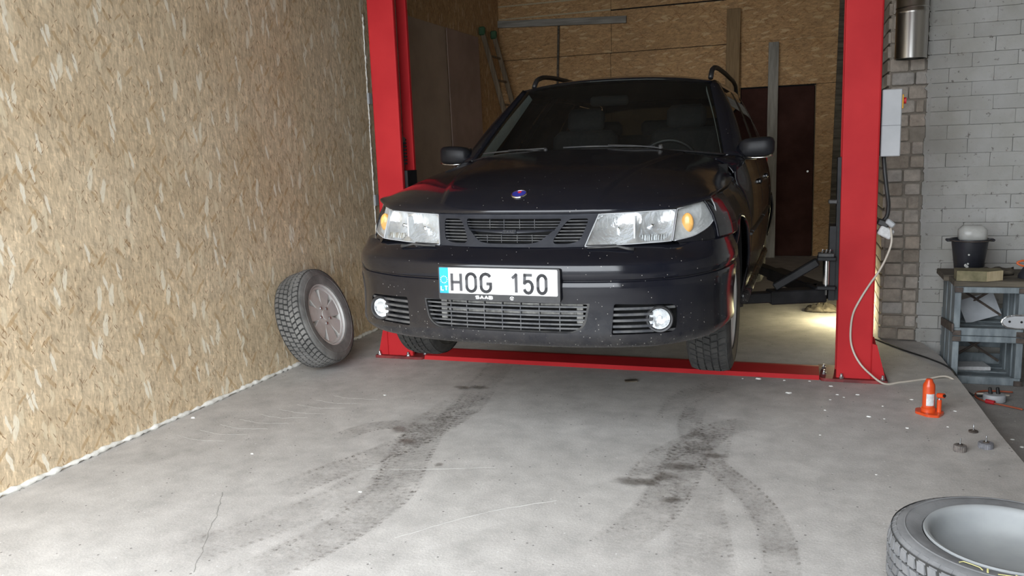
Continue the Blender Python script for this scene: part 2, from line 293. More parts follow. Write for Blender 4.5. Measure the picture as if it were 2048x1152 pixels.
# ------------------------------------------------------------------ helpers: meshes
class MB:
    def __init__(s): s.v = []; s.f = []
    def add(s, vs, fs):
        o = len(s.v); s.v += [tuple(map(float, p)) for p in vs]; s.f += [tuple(i+o for i in q) for q in fs]; return s
    def box(s, c, d, rot=None):
        x, y, z = (k/2 for k in d)
        P = [Vector((a*x, b*y, e*z)) for e in (-1,1) for b in (-1,1) for a in (-1,1)]
        if rot is not None: P = [rot @ p for p in P]
        P = [p + Vector(c) for p in P]
        return s.add(P, [(0,2,3,1),(4,5,7,6),(0,1,5,4),(2,6,7,3),(0,4,6,2),(1,3,7,5)])
    def box2(s, a, b): return s.box([(p+q)/2 for p, q in zip(a, b)], [abs(q-p) for p, q in zip(a, b)])
    def bbox(s, c, d, r=.004, rot=None):
        """box with chamfered edges"""
        x, y, z = (k/2 for k in d); r = min(r, x*.9, y*.9, z*.9)
        P = []; idx = {}
        for sx in (-1,1):
            for sy in (-1,1):
                for sz in (-1,1):
                    for a in range(3):
                        q = [sx*(x-r), sy*(y-r), sz*(z-r)]; q[a] = (sx*x, sy*y, sz*z)[a]
                        idx[(sx,sy,sz,a)] = len(P); P.append(Vector(q))
        F = []
        for a in range(3):
            b, c2 = (a+1)%3, (a+2)%3
            for sg in (-1,1):
                q = []
                for (u, w_) in ((-1,-1),(1,-1),(1,1),(-1,1)):
                    k = [0,0,0]; k[a] = sg; k[b] = u; k[c2] = w_; q.append(idx[(*k, a)])
                F.append(tuple(q if sg > 0 else q[::-1]))
            for u in (-1,1):
                for w_ in (-1,1):
                    k1 = [0,0,0]; k1[b] = u; k1[c2] = w_; k2 = list(k1); k1[a] = -1; k2[a] = 1
                    q = [idx[(*k1,b)], idx[(*k2,b)], idx[(*k2,c2)], idx[(*k1,c2)]]
                    F.append(tuple(q if u*w_ > 0 else q[::-1]))
        for sx in (-1,1):
            for sy in (-1,1):
                for sz in (-1,1):
                    q = [idx[(sx,sy,sz,a)] for a in range(3)]; F.append(tuple(q if sx*sy*sz > 0 else q[::-1]))
        if rot is not None: P = [rot @ p for p in P]
        return s.add([p+Vector(c) for p in P], F)
    def cyl(s, p0, p1, r0, r1=None, n=20, caps=True):
        return s.tube([p0, p1], [r0, r0 if r1 is None else r1], n, caps)
    def tube(s, path, r, n=10, caps=True, flat=1.0):
        P = [Vector(p) for p in path]; rs = r if isinstance(r, (list, tuple)) else [r]*len(P)
        t0 = (P[1]-P[0]).normalized(); up = Vector((0,0,1)) if abs(t0.z) < .9 else Vector((1,0,0))
        nx = t0.cross(up).normalized(); V = []
        for i, p in enumerate(P):
            tg = (P[min(i+1, len(P)-1)]-P[max(i-1, 0)]).normalized()
            nx = (nx - tg*nx.dot(tg)).normalized(); ny = tg.cross(nx)
            for k in range(n):
                a = 2*PI*k/n; V.append(p + (nx*math.cos(a) + ny*math.sin(a)*flat)*rs[i])
        F = [(i*n+k, i*n+(k+1)%n, (i+1)*n+(k+1)%n, (i+1)*n+k) for i in range(len(P)-1) for k in range(n)]
        if caps: F += [tuple(range(n))[::-1], tuple((len(P)-1)*n+k for k in range(n))]
        return s.add(V, F)
    def lathe(s, prof, n=48, axis='z', c=(0,0,0), closed=False):
        """prof: list of (radius, height)"""
        V = []
        for r, h in prof:
            for k in range(n):
                a = 2*PI*k/n; x, y = r*math.cos(a), r*math.sin(a)
                p = (x, y, h) if axis == 'z' else ((h, x, y) if axis == 'x' else (y, h, x))
                V.append((p[0]+c[0], p[1]+c[1], p[2]+c[2]))
        m = len(prof); R = range(m if closed else m-1)
        F = [(i*n+k, i*n+(k+1)%n, ((i+1)%m)*n+(k+1)%n, ((i+1)%m)*n+k) for i in R for k in range(n)]
        return s.add(V, F)
    def grid(s, P, closed=False):
        P = np.asarray(P); a, b = P.shape[:2]
        F = [(i*b+j, i*b+(j+1)%b, (i+1)*b+(j+1)%b, (i+1)*b+j) for i in range(a-1) for j in range(b if closed else b-1)]
        return s.add(P.reshape(-1, 3), F)
    def prism(s, poly, fn0, fn1):
        """closed solid between two mapped copies of a 2-D outline"""
        n = len(poly); V = [fn0(*p) for p in poly] + [fn1(*p) for p in poly]
        F = [tuple(range(n))[::-1], tuple(range(n, 2*n))] + [(i, (i+1)%n, n+(i+1)%n, n+i) for i in range(n)]
        return s.add(V, F)
    def done(s, name, mat, parent=None, smooth=False, angle=None, fix=True):
        me = bpy.data.meshes.new(name); me.from_pydata(s.v, [], s.f); me.materials.append(mat)
        if fix:
            import bmesh
            bm = bmesh.new(); bm.from_mesh(me); bmesh.ops.recalc_face_normals(bm, faces=bm.faces[:]); bm.to_mesh(me); bm.free()
        if smooth or angle:
            me.shade_smooth()
            if angle: me.set_sharp_from_angle(angle=math.radians(angle))
        me.update()
        o = bpy.data.objects.new(name, me); COL.objects.link(o)
        if parent is not None: o.parent = parent
        return o
def empty(name, loc=(0,0,0), rot=(0,0,0)):
    o = bpy.data.objects.new(name, None); COL.objects.link(o); o.location = loc; o.rotation_euler = rot; o.empty_display_size = .1; return o
def tag(o, label, cat, group=None):
    o['label'] = label; o['category'] = cat
    if group: o['group'] = group
    return o
def struct(o, label=None):
    o['kind'] = 'structure'
    if label: o['label'] = label
    return o
def rebase(o):
    """put a one-mesh thing's origin at the centre of its base"""
    me = o.data; co = np.empty(len(me.vertices)*3); me.vertices.foreach_get('co', co); co = co.reshape(-1, 3)
    c = np.array([(co[:,0].min()+co[:,0].max())/2, (co[:,1].min()+co[:,1].max())/2, co[:,2].min()])
    me.vertices.foreach_set('co', (co-c).ravel()); me.update(); o.location = Vector(c) + o.location
    return o
def copy_tree(o, parent=None):
    c = o.copy(); COL.objects.link(c)
    if parent is not None: c.parent = parent
    for ch in list(o.children): copy_tree(ch, c)
    return c
def solidify(o, th, off=-1):
    md = o.modifiers.new('thickness', 'SOLIDIFY'); md.thickness = th; md.offset = off; return o
def bake(o, cutters=()):
    for k in cutters:
        md = o.modifiers.new('cut', 'BOOLEAN'); md.operation = 'DIFFERENCE'; md.solver = 'EXACT'; md.object = k
    bpy.context.view_layer.update()
    dg = bpy.context.evaluated_depsgraph_get(); me = bpy.data.meshes.new_from_object(o.evaluated_get(dg))
    o.modifiers.clear(); o.data = me
    for k in cutters: bpy.data.objects.remove(k)
    return o
def cat(pts, n, uniform=False):
    """Catmull-Rom resample of a polyline to n points"""
    P = np.asarray(pts, float)
    if len(P) == 2: return P[0] + (P[1]-P[0])*np.linspace(0, 1, n)[:, None]
    d = np.linalg.norm(np.diff(P, axis=0), axis=1); t = np.concatenate([[0], np.cumsum(np.maximum(d, 1e-6))])
    if uniform: t = np.arange(len(P), dtype=float)
    m = np.zeros_like(P)
    m[1:-1] = ((P[2:]-P[1:-1])/(t[2:]-t[1:-1])[:,None]*(t[1:-1]-t[:-2])[:,None] + (P[1:-1]-P[:-2])/(t[1:-1]-t[:-2])[:,None]*(t[2:]-t[1:-1])[:,None])/(t[2:]-t[:-2])[:,None]
    m[0] = (P[1]-P[0])/(t[1]-t[0]); m[-1] = (P[-1]-P[-2])/(t[-1]-t[-2])
    s = np.linspace(t[0], t[-1], n); i = np.clip(np.searchsorted(t, s, side='right')-1, 0, len(P)-2)
    h = (t[i+1]-t[i])[:,None]; u = ((s-t[i])/(t[i+1]-t[i]))[:,None]
    return (2*u**3-3*u**2+1)*P[i] + (u**3-2*u**2+u)*h*m[i] + (-2*u**3+3*u**2)*P[i+1] + (u**3-u**2)*h*m[i+1]
def loft(curves, nu, nv):
    C = np.stack([cat(c, nu) for c in curves])
    return np.stack([cat(C[:, j], nv) for j in range(nu)], 1)
def mirror_curve(c):
    c = [tuple(p) for p in c]; return [(-x, y, z) for x, y, z in c[:0:-1]] + c
def rounded(poly, r, n=4):
    out = []; m = len(poly)
    for i in range(m):
        p, a, b = (np.array(poly[k % m], float) for k in (i, i-1, i+1))
        rr = r[i] if isinstance(r, (list, tuple)) else r
        da, db = a-p, b-p; la, lb = np.linalg.norm(da), np.linalg.norm(db); k = min(rr, la*.49, lb*.49)
        q0, q1 = p+da/la*k, p+db/lb*k
        for t in np.linspace(0, 1, n+1): out.append(tuple((1-t)**2*q0 + 2*t*(1-t)*p + t*t*q1))
    return out
def sm(x, a, b):
    t = min(max((x-a)/(b-a), 0), 1); return t*t*(3-2*t)
# ================================================================== the setting
def setting():
    # slab: worn straight kerb on its right side
    edge = [(.735,6.10),(.745,6.02),(.80,5.75),(.822,5.6),(.838,5.15),(.852,4.7),(.866,4.15),(.886,3.78),(.90,3.0),(.915,2.0),(.93,.15)]
    poly = [(-3.9,.15),(-3.9,10.5),(.6,10.5),(.6,6.10)] + edge
    mb = MB(); mb.prism(poly[::-1], lambda x, y: (x, y, -.12), lambda x, y: (x, y, 0))
    fl = struct(mb.done('floor', M['floor']), 'grey dusty concrete garage floor with dark tyre marks')
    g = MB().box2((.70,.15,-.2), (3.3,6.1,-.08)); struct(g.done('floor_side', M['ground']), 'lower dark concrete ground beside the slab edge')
    g = MB().box2((-14,-16,-.3), (14,.15,-.06)); struct(g.done('floor_outside', M['apron']), 'paving outside the garage door')
    struct(MB().box2((-3.30,.2,0), (-3.18,5.775,3.5)).done('wall_left', M['osb_left']), 'wall of oriented strand board with long pale vertical flakes')
    struct(MB().box2((-3.30,5.787,0), (-3.185,6.05,3.5)).done('wall_left_end', M['osb_left']), 'narrow strip of strand board beyond the foamed joint')
    struct(MB().box2((-3.95,6.05,0), (-3.18,6.15,3.5)).done('wall_left_return', M['osb_rear_shaded']))
    struct(MB().box2((-3.90,6.15,0), (-3.75,10.5,3.5)).done('wall_left_rear', M['osb_rear_shaded']), 'dim strand board wall deep in the garage')
    # back wall: sheets with open joints
    wb = struct(MB().box2((-3.9,10.42,0), (.7,10.55,3.5)).done('wall_back', M['cavity']), 'back wall of strand board sheets')
    for a, b in (((-3.75,0),(-2.30,2.510)), ((-2.295,0),(-.74,2.507)), ((-.735,2.0),(.50,2.513)), ((.105,0),(.50,1.995)), ((-3.75,2.517),(-2.285,3.020)), ((-2.28,2.515),(.5,3.012)), ((-3.75,3.034),(-2.285,3.180)), ((-2.28,3.028),(.5,3.5)), ((-3.75,3.192),(-2.285,3.5))):
        MB().box2((a[0],10.400,a[1]), (b[0],10.42,b[1])).done('strand_board_sheet', M['osb_back_shaded'], wb)
    for x0, x1, z in ((-3.75,-2.285,3.027), (-3.75,-2.285,3.186)):
        MB().box2((x0,10.394,z-.009), (x1,10.404,z+.009)).done('pale_batten', M['sawn'], wb)
    d = struct(MB().bbox((-.315,10.405,.99), (.83,.05,1.98), .005).done('door_1', M['door']), 'dark brown door in the back wall')
    MB().box2((.088,10.38,0), (.102,10.40,1.985)).done('door_edge_trim', M['wood'], d)
    MB().cyl((.03,10.36,1.0), (.03,10.32,1.0), .012, n=10).done('door_handle', M['steel'], d)
    # right brick wall: core, then brick by brick
    core = MB().box2((.508,6.055,-.12), (3.3,10.5,3.5)); struct(core.done('wall_right_core', M['mortar']))
    wr = struct(MB().box2((.735,6.012,-.12), (3.3,6.054,3.5)).done('wall_right', M['wbrick']), 'white painted brick wall with dark joints and flaked spots')
    wpil = struct(MB().box2((.515,6.040,-.02), (.734,6.054,3.5)).done('wall_pillar', M['mortar']), 'bare grey brown brick pier with crumbling mortar')
    # shared chamfered brick
    base = MB().bbox((0,0,0), (1,1,1), .035).done('brick', M['wbrick']); wme = base.data; bpy.data.objects.remove(base)
    base = MB().bbox((0,0,0), (1,1,1), .07).done('brick', M['bbrick']); bme = base.data; bpy.data.objects.remove(base)
    def brick(me, par, c, d, rz=0.0):
        o = bpy.data.objects.new('brick', me); COL.objects.link(o); o.parent = par; o.location = c; o.scale = d; o.rotation_euler = (random.uniform(-.012,.012), random.uniform(-.008,.008), rz)
    H = .0885; rnd = random.Random(3)
    for i in range(32):
        z = -.085 + i*H; x = .725 + (0 if i % 2 else -.0) + rnd.uniform(-.006,.006); first = True
        while x < 2.1:
            l = .252
            if first: l = .252 if i % 2 else .126; first = False
            pr = rnd.uniform(.010, .014)
            brick(wme, wr, (x+l/2, 6.012-pr/2, z+H/2), (l-rnd.uniform(.0,.004), pr+.012, H-rnd.uniform(.0,.004)), rnd.uniform(-.006,.006)); x += l
    for i in range(32):
        z = i*H + .0; split = .125 if i % 3 else .105
        if i in (6, 7): split = .10
        x0 = .512 + rnd.uniform(-.010,.010); x1 = .728 + rnd.uniform(-.012,.004); xm = x0 + split + rnd.uniform(-.02,.02)
        for (a, b) in ((x0, xm), (xm, x1)):
            if i == 15 and a == xm: continue
            pr = rnd.uniform(.004, .030)
            brick(bme, wpil, ((a+b)/2, 6.040-pr/2, z+H/2), (b-a-rnd.uniform(.006,.016), pr+.02, H-rnd.uniform(.006,.018)), rnd.uniform(-.04,.04))
        for j in range(2):
            y0 = 6.045 + j*.25 + (0 if i % 2 else -.005)
            brick(bme, wpil, (.508, y0+.125, z+H/2), (.03, .25-rnd.uniform(.006,.014), H-rnd.uniform(.008,.016)))
    # jagged paint edge along the joint of pier and wall
    mb = MB(); rows = []
    for k in range(120):
        z = k*2.7/119; rows.append((z, .733+.010*math.sin(k*1.7)+rnd.uniform(-.012,.010)))
    P = [[(x, 5.992, z), (.752, 5.992, z)] for z, x in rows]; Q = [[(x, 6.03, z), (.752, 6.03, z)] for z, x in rows]
    mb.grid([[p[0], p[1], q[1], q[0]] for p, q in zip(P, Q)], closed=True)
    struct(mb.done('trim_3', M['wbrick']), 'ragged edge of the white paint and plaster beside the pier')
    struct(MB().box2((3.2,.2,-.1), (3.35,6.05,3.5)).done('wall_side', M['plaster']))
    struct(MB().box2((-3.95,.1,3.5), (3.35,10.55,3.6)).done('ceiling', M['ceil']))
    struct(MB().box2((-3.30,.1,3.3), (.53,.2,3.5)).done('wall_front', M['plaster']), 'lintel over the garage door')
    struct(MB().box2((.53,.1,-.08), (3.35,.2,3.5)).done('wall_front_side', M['plaster']))
    # foam beads in the wall joints
    def bead(name, pts, r, lab):
        mb = MB()
        P = cat(pts, 160); P = [tuple(p + np.array([rnd.uniform(-.003,.003) for _ in range(3)])) for p in P]
        R = [r*rnd.uniform(.45, 1.35) for _ in P]
        mb.tube(P, R, 7); return struct(mb.done(name, M['foam'], smooth=True), lab)
    bead('trim_1', [(-3.176,2.0,.010), (-3.175,3.4,.010), (-3.176,5.70,.010)], .012, 'white foam bead along the foot of the strand board wall')
    tb = bead('trim_2', [(-3.178,5.783,.02), (-3.178,5.785,1.3), (-3.178,5.785,2.42)], .006, 'thin white foam bead in the vertical wall joint')
    for z in (1.02, 1.80): MB().bbox((-3.172,5.80,z), (.02,.05,.085), .003).done('white_clip', M['boxgrey'], tb)
    return fl
FLOOR = setting()

def ribbon(name, pts, width, mat, fade=None, z=.0012, n=70):
    P = cat([(x, y, z) for x, y in pts], n); V = []; F = []; UV = []; d = 0
    for i, p in enumerate(P):
        tg = P[min(i+1, n-1)] - P[max(i-1, 0)]; tg /= np.linalg.norm(tg); nn = np.array([tg[1], -tg[0], 0])
        if i: d += np.linalg.norm(P[i]-P[i-1])
        for k in range(9):
            u = k/8; V.append(tuple(p + nn*(u-.5)*width)); UV.append((u, d))
    F = [(i*9+k, i*9+k+1, (i+1)*9+k+1, (i+1)*9+k) for i in range(n-1) for k in range(8)]
    me = bpy.data.meshes.new(name); me.from_pydata(V, [], F); me.materials.append(mat)
    uvl = me.uv_layers.new(name='UVMap')
    for lp in me.loops: uvl.data[lp.index].uv = UV[lp.vertex_index]
    at = me.attributes.new('fade', 'FLOAT', 'POINT')
    for i in range(n):
        t = i/(n-1); f = np.interp(t, [0,.12,.85,1], [0,1,1,0]) if fade is None else np.interp(t, *fade)
        for k in range(9): at.data[i*9+k].value = float(f)
    o = bpy.data.objects.new(name, me); COL.objects.link(o); o.parent = FLOOR; return o
def floor_marks():
    k = 0
    for pts, wd, mt in (
        ([(-1.78,4.42),(-1.74,4.2),(-1.71,3.98),(-1.73,3.68),(-1.79,3.36),(-1.9,3.08),(-2.07,2.68)], .20, 'mark'),
        ([(-1.78,4.2),(-1.78,3.7),(-1.68,3.2),(-1.58,2.82),(-1.60,2.5),(-1.66,2.28),(-1.78,2.0)], .23, 'mark'),
        ([(-1.66,3.98),(-1.74,3.78),(-1.90,3.66),(-2.06,3.57),(-2.15,3.36)], .14, 'mark'),
        ([(-1.70,3.1),(-1.78,2.7),(-1.92,2.4),(-2.1,2.1)], .22, 'mark2'),
        ([(-.20,4.08),(-.34,3.96),(-.46,3.62),(-.48,3.26),(-.51,2.95),(-.62,2.58)], .20, 'mark'),
        ([(-.52,4.3),(-.50,3.88),(-.33,3.43),(-.18,3.18),(-.08,2.89),(-.04,2.45)], .13, 'mark'),
        ([(-.38,3.86),(-.52,3.64),(-.60,3.4),(-.60,3.12)], .16, 'mark'),
        ([(-1.88,5.05),(-1.80,4.6),(-1.78,4.3)], .20, 'mark2'),
        ([(-.42,4.72),(-.58,4.40),(-.60,3.94)], .20, 'mark2'),
        ([(-.40,4.1),(-.40,3.6),(-.38,3.1),(-.30,2.6),(-.28,2.3)], .22, 'mark2'),
        ):
        ribbon('tire_mark', pts, wd, M[mt], z=.0008+.0004*k); k += 1
    for (x, y, r) in ((-1.89,3.55,.05),(-1.77,3.4,.05),(-1.87,4.31,.045),(-1.77,4.33,.05),(-.48,3.39,.06),(-.53,3.26,.055),(-.65,3.18,.06),(-.58,3.19,.04),(-.36,3.55,.045),(-1.5,3.16,.022),(-.94,4.66,.04),(-.46,3.04,.04)):
        V = [(x,y,.0062+.0001*k)]; UV = [(0,0)]; n = 20; rr = random.Random(k); a0 = rr.uniform(0, 6)
        for q in (.5, 1.0):
            for i in range(n):
                a = 2*PI*i/n; rad = r*q*(1.35+.25*math.sin(2*a+a0)+.12*math.sin(5*a+a0)); V.append((x+rad*math.cos(a), y+.8*rad*math.sin(a), .0062+.0001*k)); UV.append((q, 0))
        F = [(0, 1+i, 1+(i+1)%n) for i in range(n)] + [(1+i, n+1+i, n+1+(i+1)%n, 1+(i+1)%n) for i in range(n)]
        me = bpy.data.meshes.new('oil_spot'); me.from_pydata(V, [], F); me.materials.append(M['spot']); uvl = me.uv_layers.new(name='UVMap')
        for lp in me.loops: uvl.data[lp.index].uv = UV[lp.vertex_index]
        o = bpy.data.objects.new('oil_spot', me); COL.objects.link(o); o.parent = FLOOR; k += 1
    rr = random.Random(11)
    def streak(name, pts, r, mat):
        P = cat([(x, y, .0002) for x, y in pts], 24); P = [tuple(p + np.array([rr.uniform(-.004,.004), rr.uniform(-.004,.004), 0])) for p in P]
        MB().tube(P, [r*rr.uniform(.5,1.2) for _ in P], 6, flat=.25).done(name, mat, FLOOR)
    streak('floor_crack', [(-2.27,2.67),(-2.17,2.52),(-2.08,2.36),(-1.92,2.08)], .003, M['crackm'])
    streak('pale_scratch', [(-1.80,3.05),(-1.52,3.12),(-1.25,3.21)], .003, M['scratch'])
    streak('pale_scratch', [(-1.37,2.49),(-1.08,2.81),(-.9,2.94)], .0035, M['scratch'])
    for i in range(9):
        x0 = -2.98+.07*i*.75; y0 = 3.22+.10*i
        streak('pale_scratch', [(x0,y0),(x0+.14,y0-.03),(x0+.30,y0-.02+.03*rr.random())], .0025, M['scratch'])
floor_marks()
# ================================================================== the car
CAR = tag(empty('car', (-1.1724,3.1244,0), (0, math.radians(.481), math.radians(-.287))), 'black estate car raised on the red two-post lift', 'car')
PLAN = cat([(0,.012),(.15,.016),(.3,.030),(.42,.054),(.52,.084),(.62,.128),(.70,.178),(.77,.248),(.825,.335),(.858,.435),(.876,.545),(.885,.66),(.889,.82)], 400)
YF0 = ([0,.15,.32,.5,.655,.75,.80,.83], [.10,.107,.135,.18,.247,.34,.44,.52])
def F(x, z): return float(np.interp(abs(x), *YF0)) + (z-.97)*.62
ARC = (.945, .673, .358)
def arch_y(z, front=True):
    h = min(abs(z-ARC[1]), ARC[2]*.999); d = math.sqrt(ARC[2]**2-h*h); return ARC[0]-d if front else ARC[0]+d
def bumper():
    zs = [.556,.560,.568,.580,.60,.63,.66,.70,.74,.78,.81,.826,.834,.838,.842,.846,.86,.88,.896,.906,.913,.920,.932,.946,.958,.966,.972]
    off = [.075,.045,.022,.008,.0,.0,.002,.003,.003,.0,-.003,-.003,.0,.008,.008,.0,-.004,-.004,-.003,.0,.006,.016,.038,.062,.084,.100,.112]
    cum = np.concatenate([[0], np.cumsum(np.linalg.norm(np.diff(PLAN, axis=0), axis=1))])
    n = 70
    def row(z, o, add=0.0):
        ye = min(arch_y(z), .74); k = int(np.searchsorted(PLAN[:,1], ye)); k = min(k, len(PLAN)-1)
        s = np.linspace(0, cum[k], n); P = np.stack([np.interp(s, cum, PLAN[:,i]) for i in (0,1)], 1)
        T = np.gradient(P, axis=0); T /= np.linalg.norm(T, axis=1)[:,None]; Nn = np.stack([-T[:,1], T[:,0]], 1)
        oo = np.array([add+(o-add)*(1-.80*sm(x_, .74, .87)) if z > .905 else o for x_ in P[:,0]])
        P = P + Nn*oo[:,None]; P[0,0] = 0
        rise = np.interp(P[:,0], [0,.6,.80,.88], [0,0,.012,.035])*max(0, 1-(z-.55)/.10) + np.interp(P[:,0], [.5,.72,.88], [0,.004,.016])*(.80<z<.87)
        R = np.stack([P[:,0], P[:,1], z+rise], 1)
        return np.concatenate([R[:0:-1]*np.array([-1,1,1]), R])
    front = [row(z, o) for z, o in zip(zs, off)]; back = [row(z, o+.035, .035) for z, o in zip(zs, off)]
    mb = MB(); G = np.array(front + back[::-1]); a, b = G.shape[:2]
    mb.v = [tuple(p) for p in G.reshape(-1,3)]
    mb.f = [(i*b+j, i*b+j+1, ((i+1)%a)*b+j+1, ((i+1)%a)*b+j) for i in range(a) for j in range(b-1)]
    h = len(zs)
    for j in (0, b-1):
        for i in range(h-1): mb.f.append((i*b+j, (i+1)*b+j, (a-2-i)*b+j, (a-1-i)*b+j))
    o = mb.done('front_bumper', M['black'], CAR, angle=40)
    cuts = []
    def cut(poly): 
        c = MB().prism(poly, lambda x, z: (x, -.4, z), lambda x, z: (x, .42, z)).done('cutter', M['plastic']); cuts.append(c)
    cut(rounded([(-.365,.751),(.365,.751),(.348,.66),(.305,.628),(-.305,.628),(-.348,.66)], [.006,.006,.03,.03,.03,.03]))
    for s in (-1, 1): cut([(s*x, z) for x, z in rounded([(.458,.748),(.692,.738),(.690,.625),(.448,.622)], [.01,.03,.03,.01])])
    # cutters live in car space: give them the car's transform
    for c in cuts: c.parent = CAR
    bake(o, cuts); o.data.shade_smooth(); o.data.set_sharp_from_angle(angle=math.radians(35))
    return o
BUMPER = bumper()
def by(x): return float(np.interp(abs(x), PLAN[:,0], PLAN[:,1]))
def bumper_details():
    # lower grille: frame, slats, ribs, intercooler behind
    def surf_bar(x0, x1, z, h, d, rec, n=16, yf=by, curve=0):
        R = []
        for x in np.linspace(x0, x1, n):
            y = yf(x)+rec; R.append([(x,y,z-h/2),(x,y-.0,z+h/2),(x,y+d,z+h/2-.002),(x,y+d,z-h/2-.002)])
        mb = MB().grid(R, closed=True); mb.f += [(0,1,2,3), tuple(len(mb.v)-4+k for k in (3,2,1,0))]; return mb
    g = MB()
    out = rounded([(-.365,.751),(.365,.751),(.348,.66),(.305,.628),(-.305,.628),(-.348,.66)], [.006,.006,.03,.03,.03,.03])
    inn = [((x)*.975, .690+(z-.690)*.93) for x, z in out]
    R = [[(x, by(x)+.004, z), (x, by(x)+.045, z), (a, by(a)+.045, c), (a, by(a)+.002, c)] for (x, z), (a, c) in zip(out, inn)]
    R.append(R[0]); g.grid(R, closed=True)
    lg = g.done('lower_grille', M['grey_plastic'], CAR)
    for z in (.734,.716,.698,.680,.662,.645):
        xe = float(np.interp(z, [.628,.66,.751], [.30,.345,.355]))
        surf_bar(-xe, xe, z, .0068, .022, .012).done('slat', M['slat'], lg, angle=30)
    for x in (-.24,-.165,-.085,-.005,.075,.155,.24):
        y = by(x); MB().box2((x-.0018,y+.018,.632), (x+.0018,y+.034,.748)).done('rib', M['slat'], lg)
    for z in (.7355,.6995): surf_bar(-.265, .30, z, .010, .01, .05).done('cooler_fins', M['cooler'], lg)
    for x in (-.285,.315): MB().box2((x-.013,by(x)+.045,.66), (x+.013,by(x)+.06,.745)).done('cooler_bracket', M['cooler'], lg)
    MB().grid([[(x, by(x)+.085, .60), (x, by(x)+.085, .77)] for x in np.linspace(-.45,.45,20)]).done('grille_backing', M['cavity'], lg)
    # fog lamps with slatted vents
    for s in (-1, 1):
        v = MB().grid([[(s*x, by(x)+.06, .60), (s*x, by(x)+.06, .76)] for x in np.linspace(.42,.72,12)]).done('fog_vent', M['cavity'], CAR)
        for z in (.726,.702,.678,.654,.633):
            x1 = .60 if abs(z-.68) < .045 else .685
            surf_bar(s*.452, s*x1, z, .010, .03, .008, 10).done('slat', M['slat'], v, angle=30)
        cx, cy_, cz = s*.627, by(.627)+.008, .680
        n = Vector((s*.16, -1, 0)).normalized(); q = Vector((0,0,1)).rotation_difference(n).to_matrix()
        def at(prof, name, mat, par, nn=36):
            mb = MB().lathe(prof, nn); mb.v = [tuple(q @ Vector(p) + Vector((cx, cy_, cz))) for p in mb.v]; return mb.done(name, mat, par, angle=40)
        fo = at([(.0,-.05),(.050,-.05),(.056,-.01),(.056,.006),(.052,.011),(.046,.010),(.043,-.004),(.043,-.03),(0,-.035)], 'fog_lamp', M['plastic'], CAR)
        at([(.0,-.026),(.020,-.024),(.036,-.012),(.042,.0)], 'reflector', M['reflector'], fo)
        at([(.0,.006),(.02,.005),(.036,.001),(.0425,-.004)], 'lens', M['lens'], fo)
        at([(.0,-.010),(.009,-.010),(.009,-.022)], 'bulb_cap', M['lampwhite'], fo, 16)
bumper_details()
# ---- number plate
def strokes(mb, lines, wd, org, sx, sz, y0, y1):
    """flat lettering in the x-z plane from polylines"""
    for ln in lines:
        P = [(org[0]+x*sx, org[1]+z*sz) for x, z in ln]
        for k in range(len(P)-1):
            a, b = Vector(P[k]), Vector(P[k+1]); d = (b-a); 
            if d.length < 1e-6: continue
            d.normalize(); n = Vector((-d.y, d.x))*wd/2; e = d*wd*.42 if True else d*0
            e0 = e if k > 0 else d*0; e1 = e if k < len(P)-2 else d*0
            q = [a-e0+n, b+e1+n, b+e1-n, a-e0-n]
            mb.prism([tuple(p) for p in q], lambda x, z: (x, y0, z), lambda x, z: (x, y1, z))
    return mb
def arc(cx, cz, rx, rz, a0, a1, n=8): return [(cx+rx*math.cos(math.radians(a0+(a1-a0)*i/n)), cz+rz*math.sin(math.radians(a0+(a1-a0)*i/n))) for i in range(n+1)]
G_O = [arc(.5,.72,.5,.28,0,180) + arc(.5,.28,.5,.28,180,360) + [(1,.72)]]
GLY = {'H': [[(0,0),(0,1)],[(1,0),(1,1)],[(0,.5),(1,.5)]], 'O': G_O, '0': G_O,
 'G': [arc(.5,.72,.5,.28,25,180) + arc(.5,.28,.5,.28,180,360) + [(1,.45),(.55,.45)]],
 '1': [[(.15,.80),(.62,1),(.62,0)]], '5': [[(.95,1),(.10,1),(.06,.55)] + arc(.48,.33,.5,.33,125,-160,12)],
 'S': [arc(.5,.75,.5,.25,20,270,9) + arc(.5,.25,.5,.25,90,-160,9)], 'A': [[(0,0),(.5,1),(1,0)],[(.2,.35),(.8,.35)]],
 'B': [[(0,0),(0,1),(.6,1)] + arc(.68,.76,.3,.24,90,-90,6) + [(0,.52)], [(.6,.52)] + arc(.70,.26,.3,.26,90,-90,6) + [(0,0)]],
 'L': [[(0,1),(0,0),(.9,0)]], 'T': [[(0,1),(1,1)],[(.5,1),(.5,0)]]}
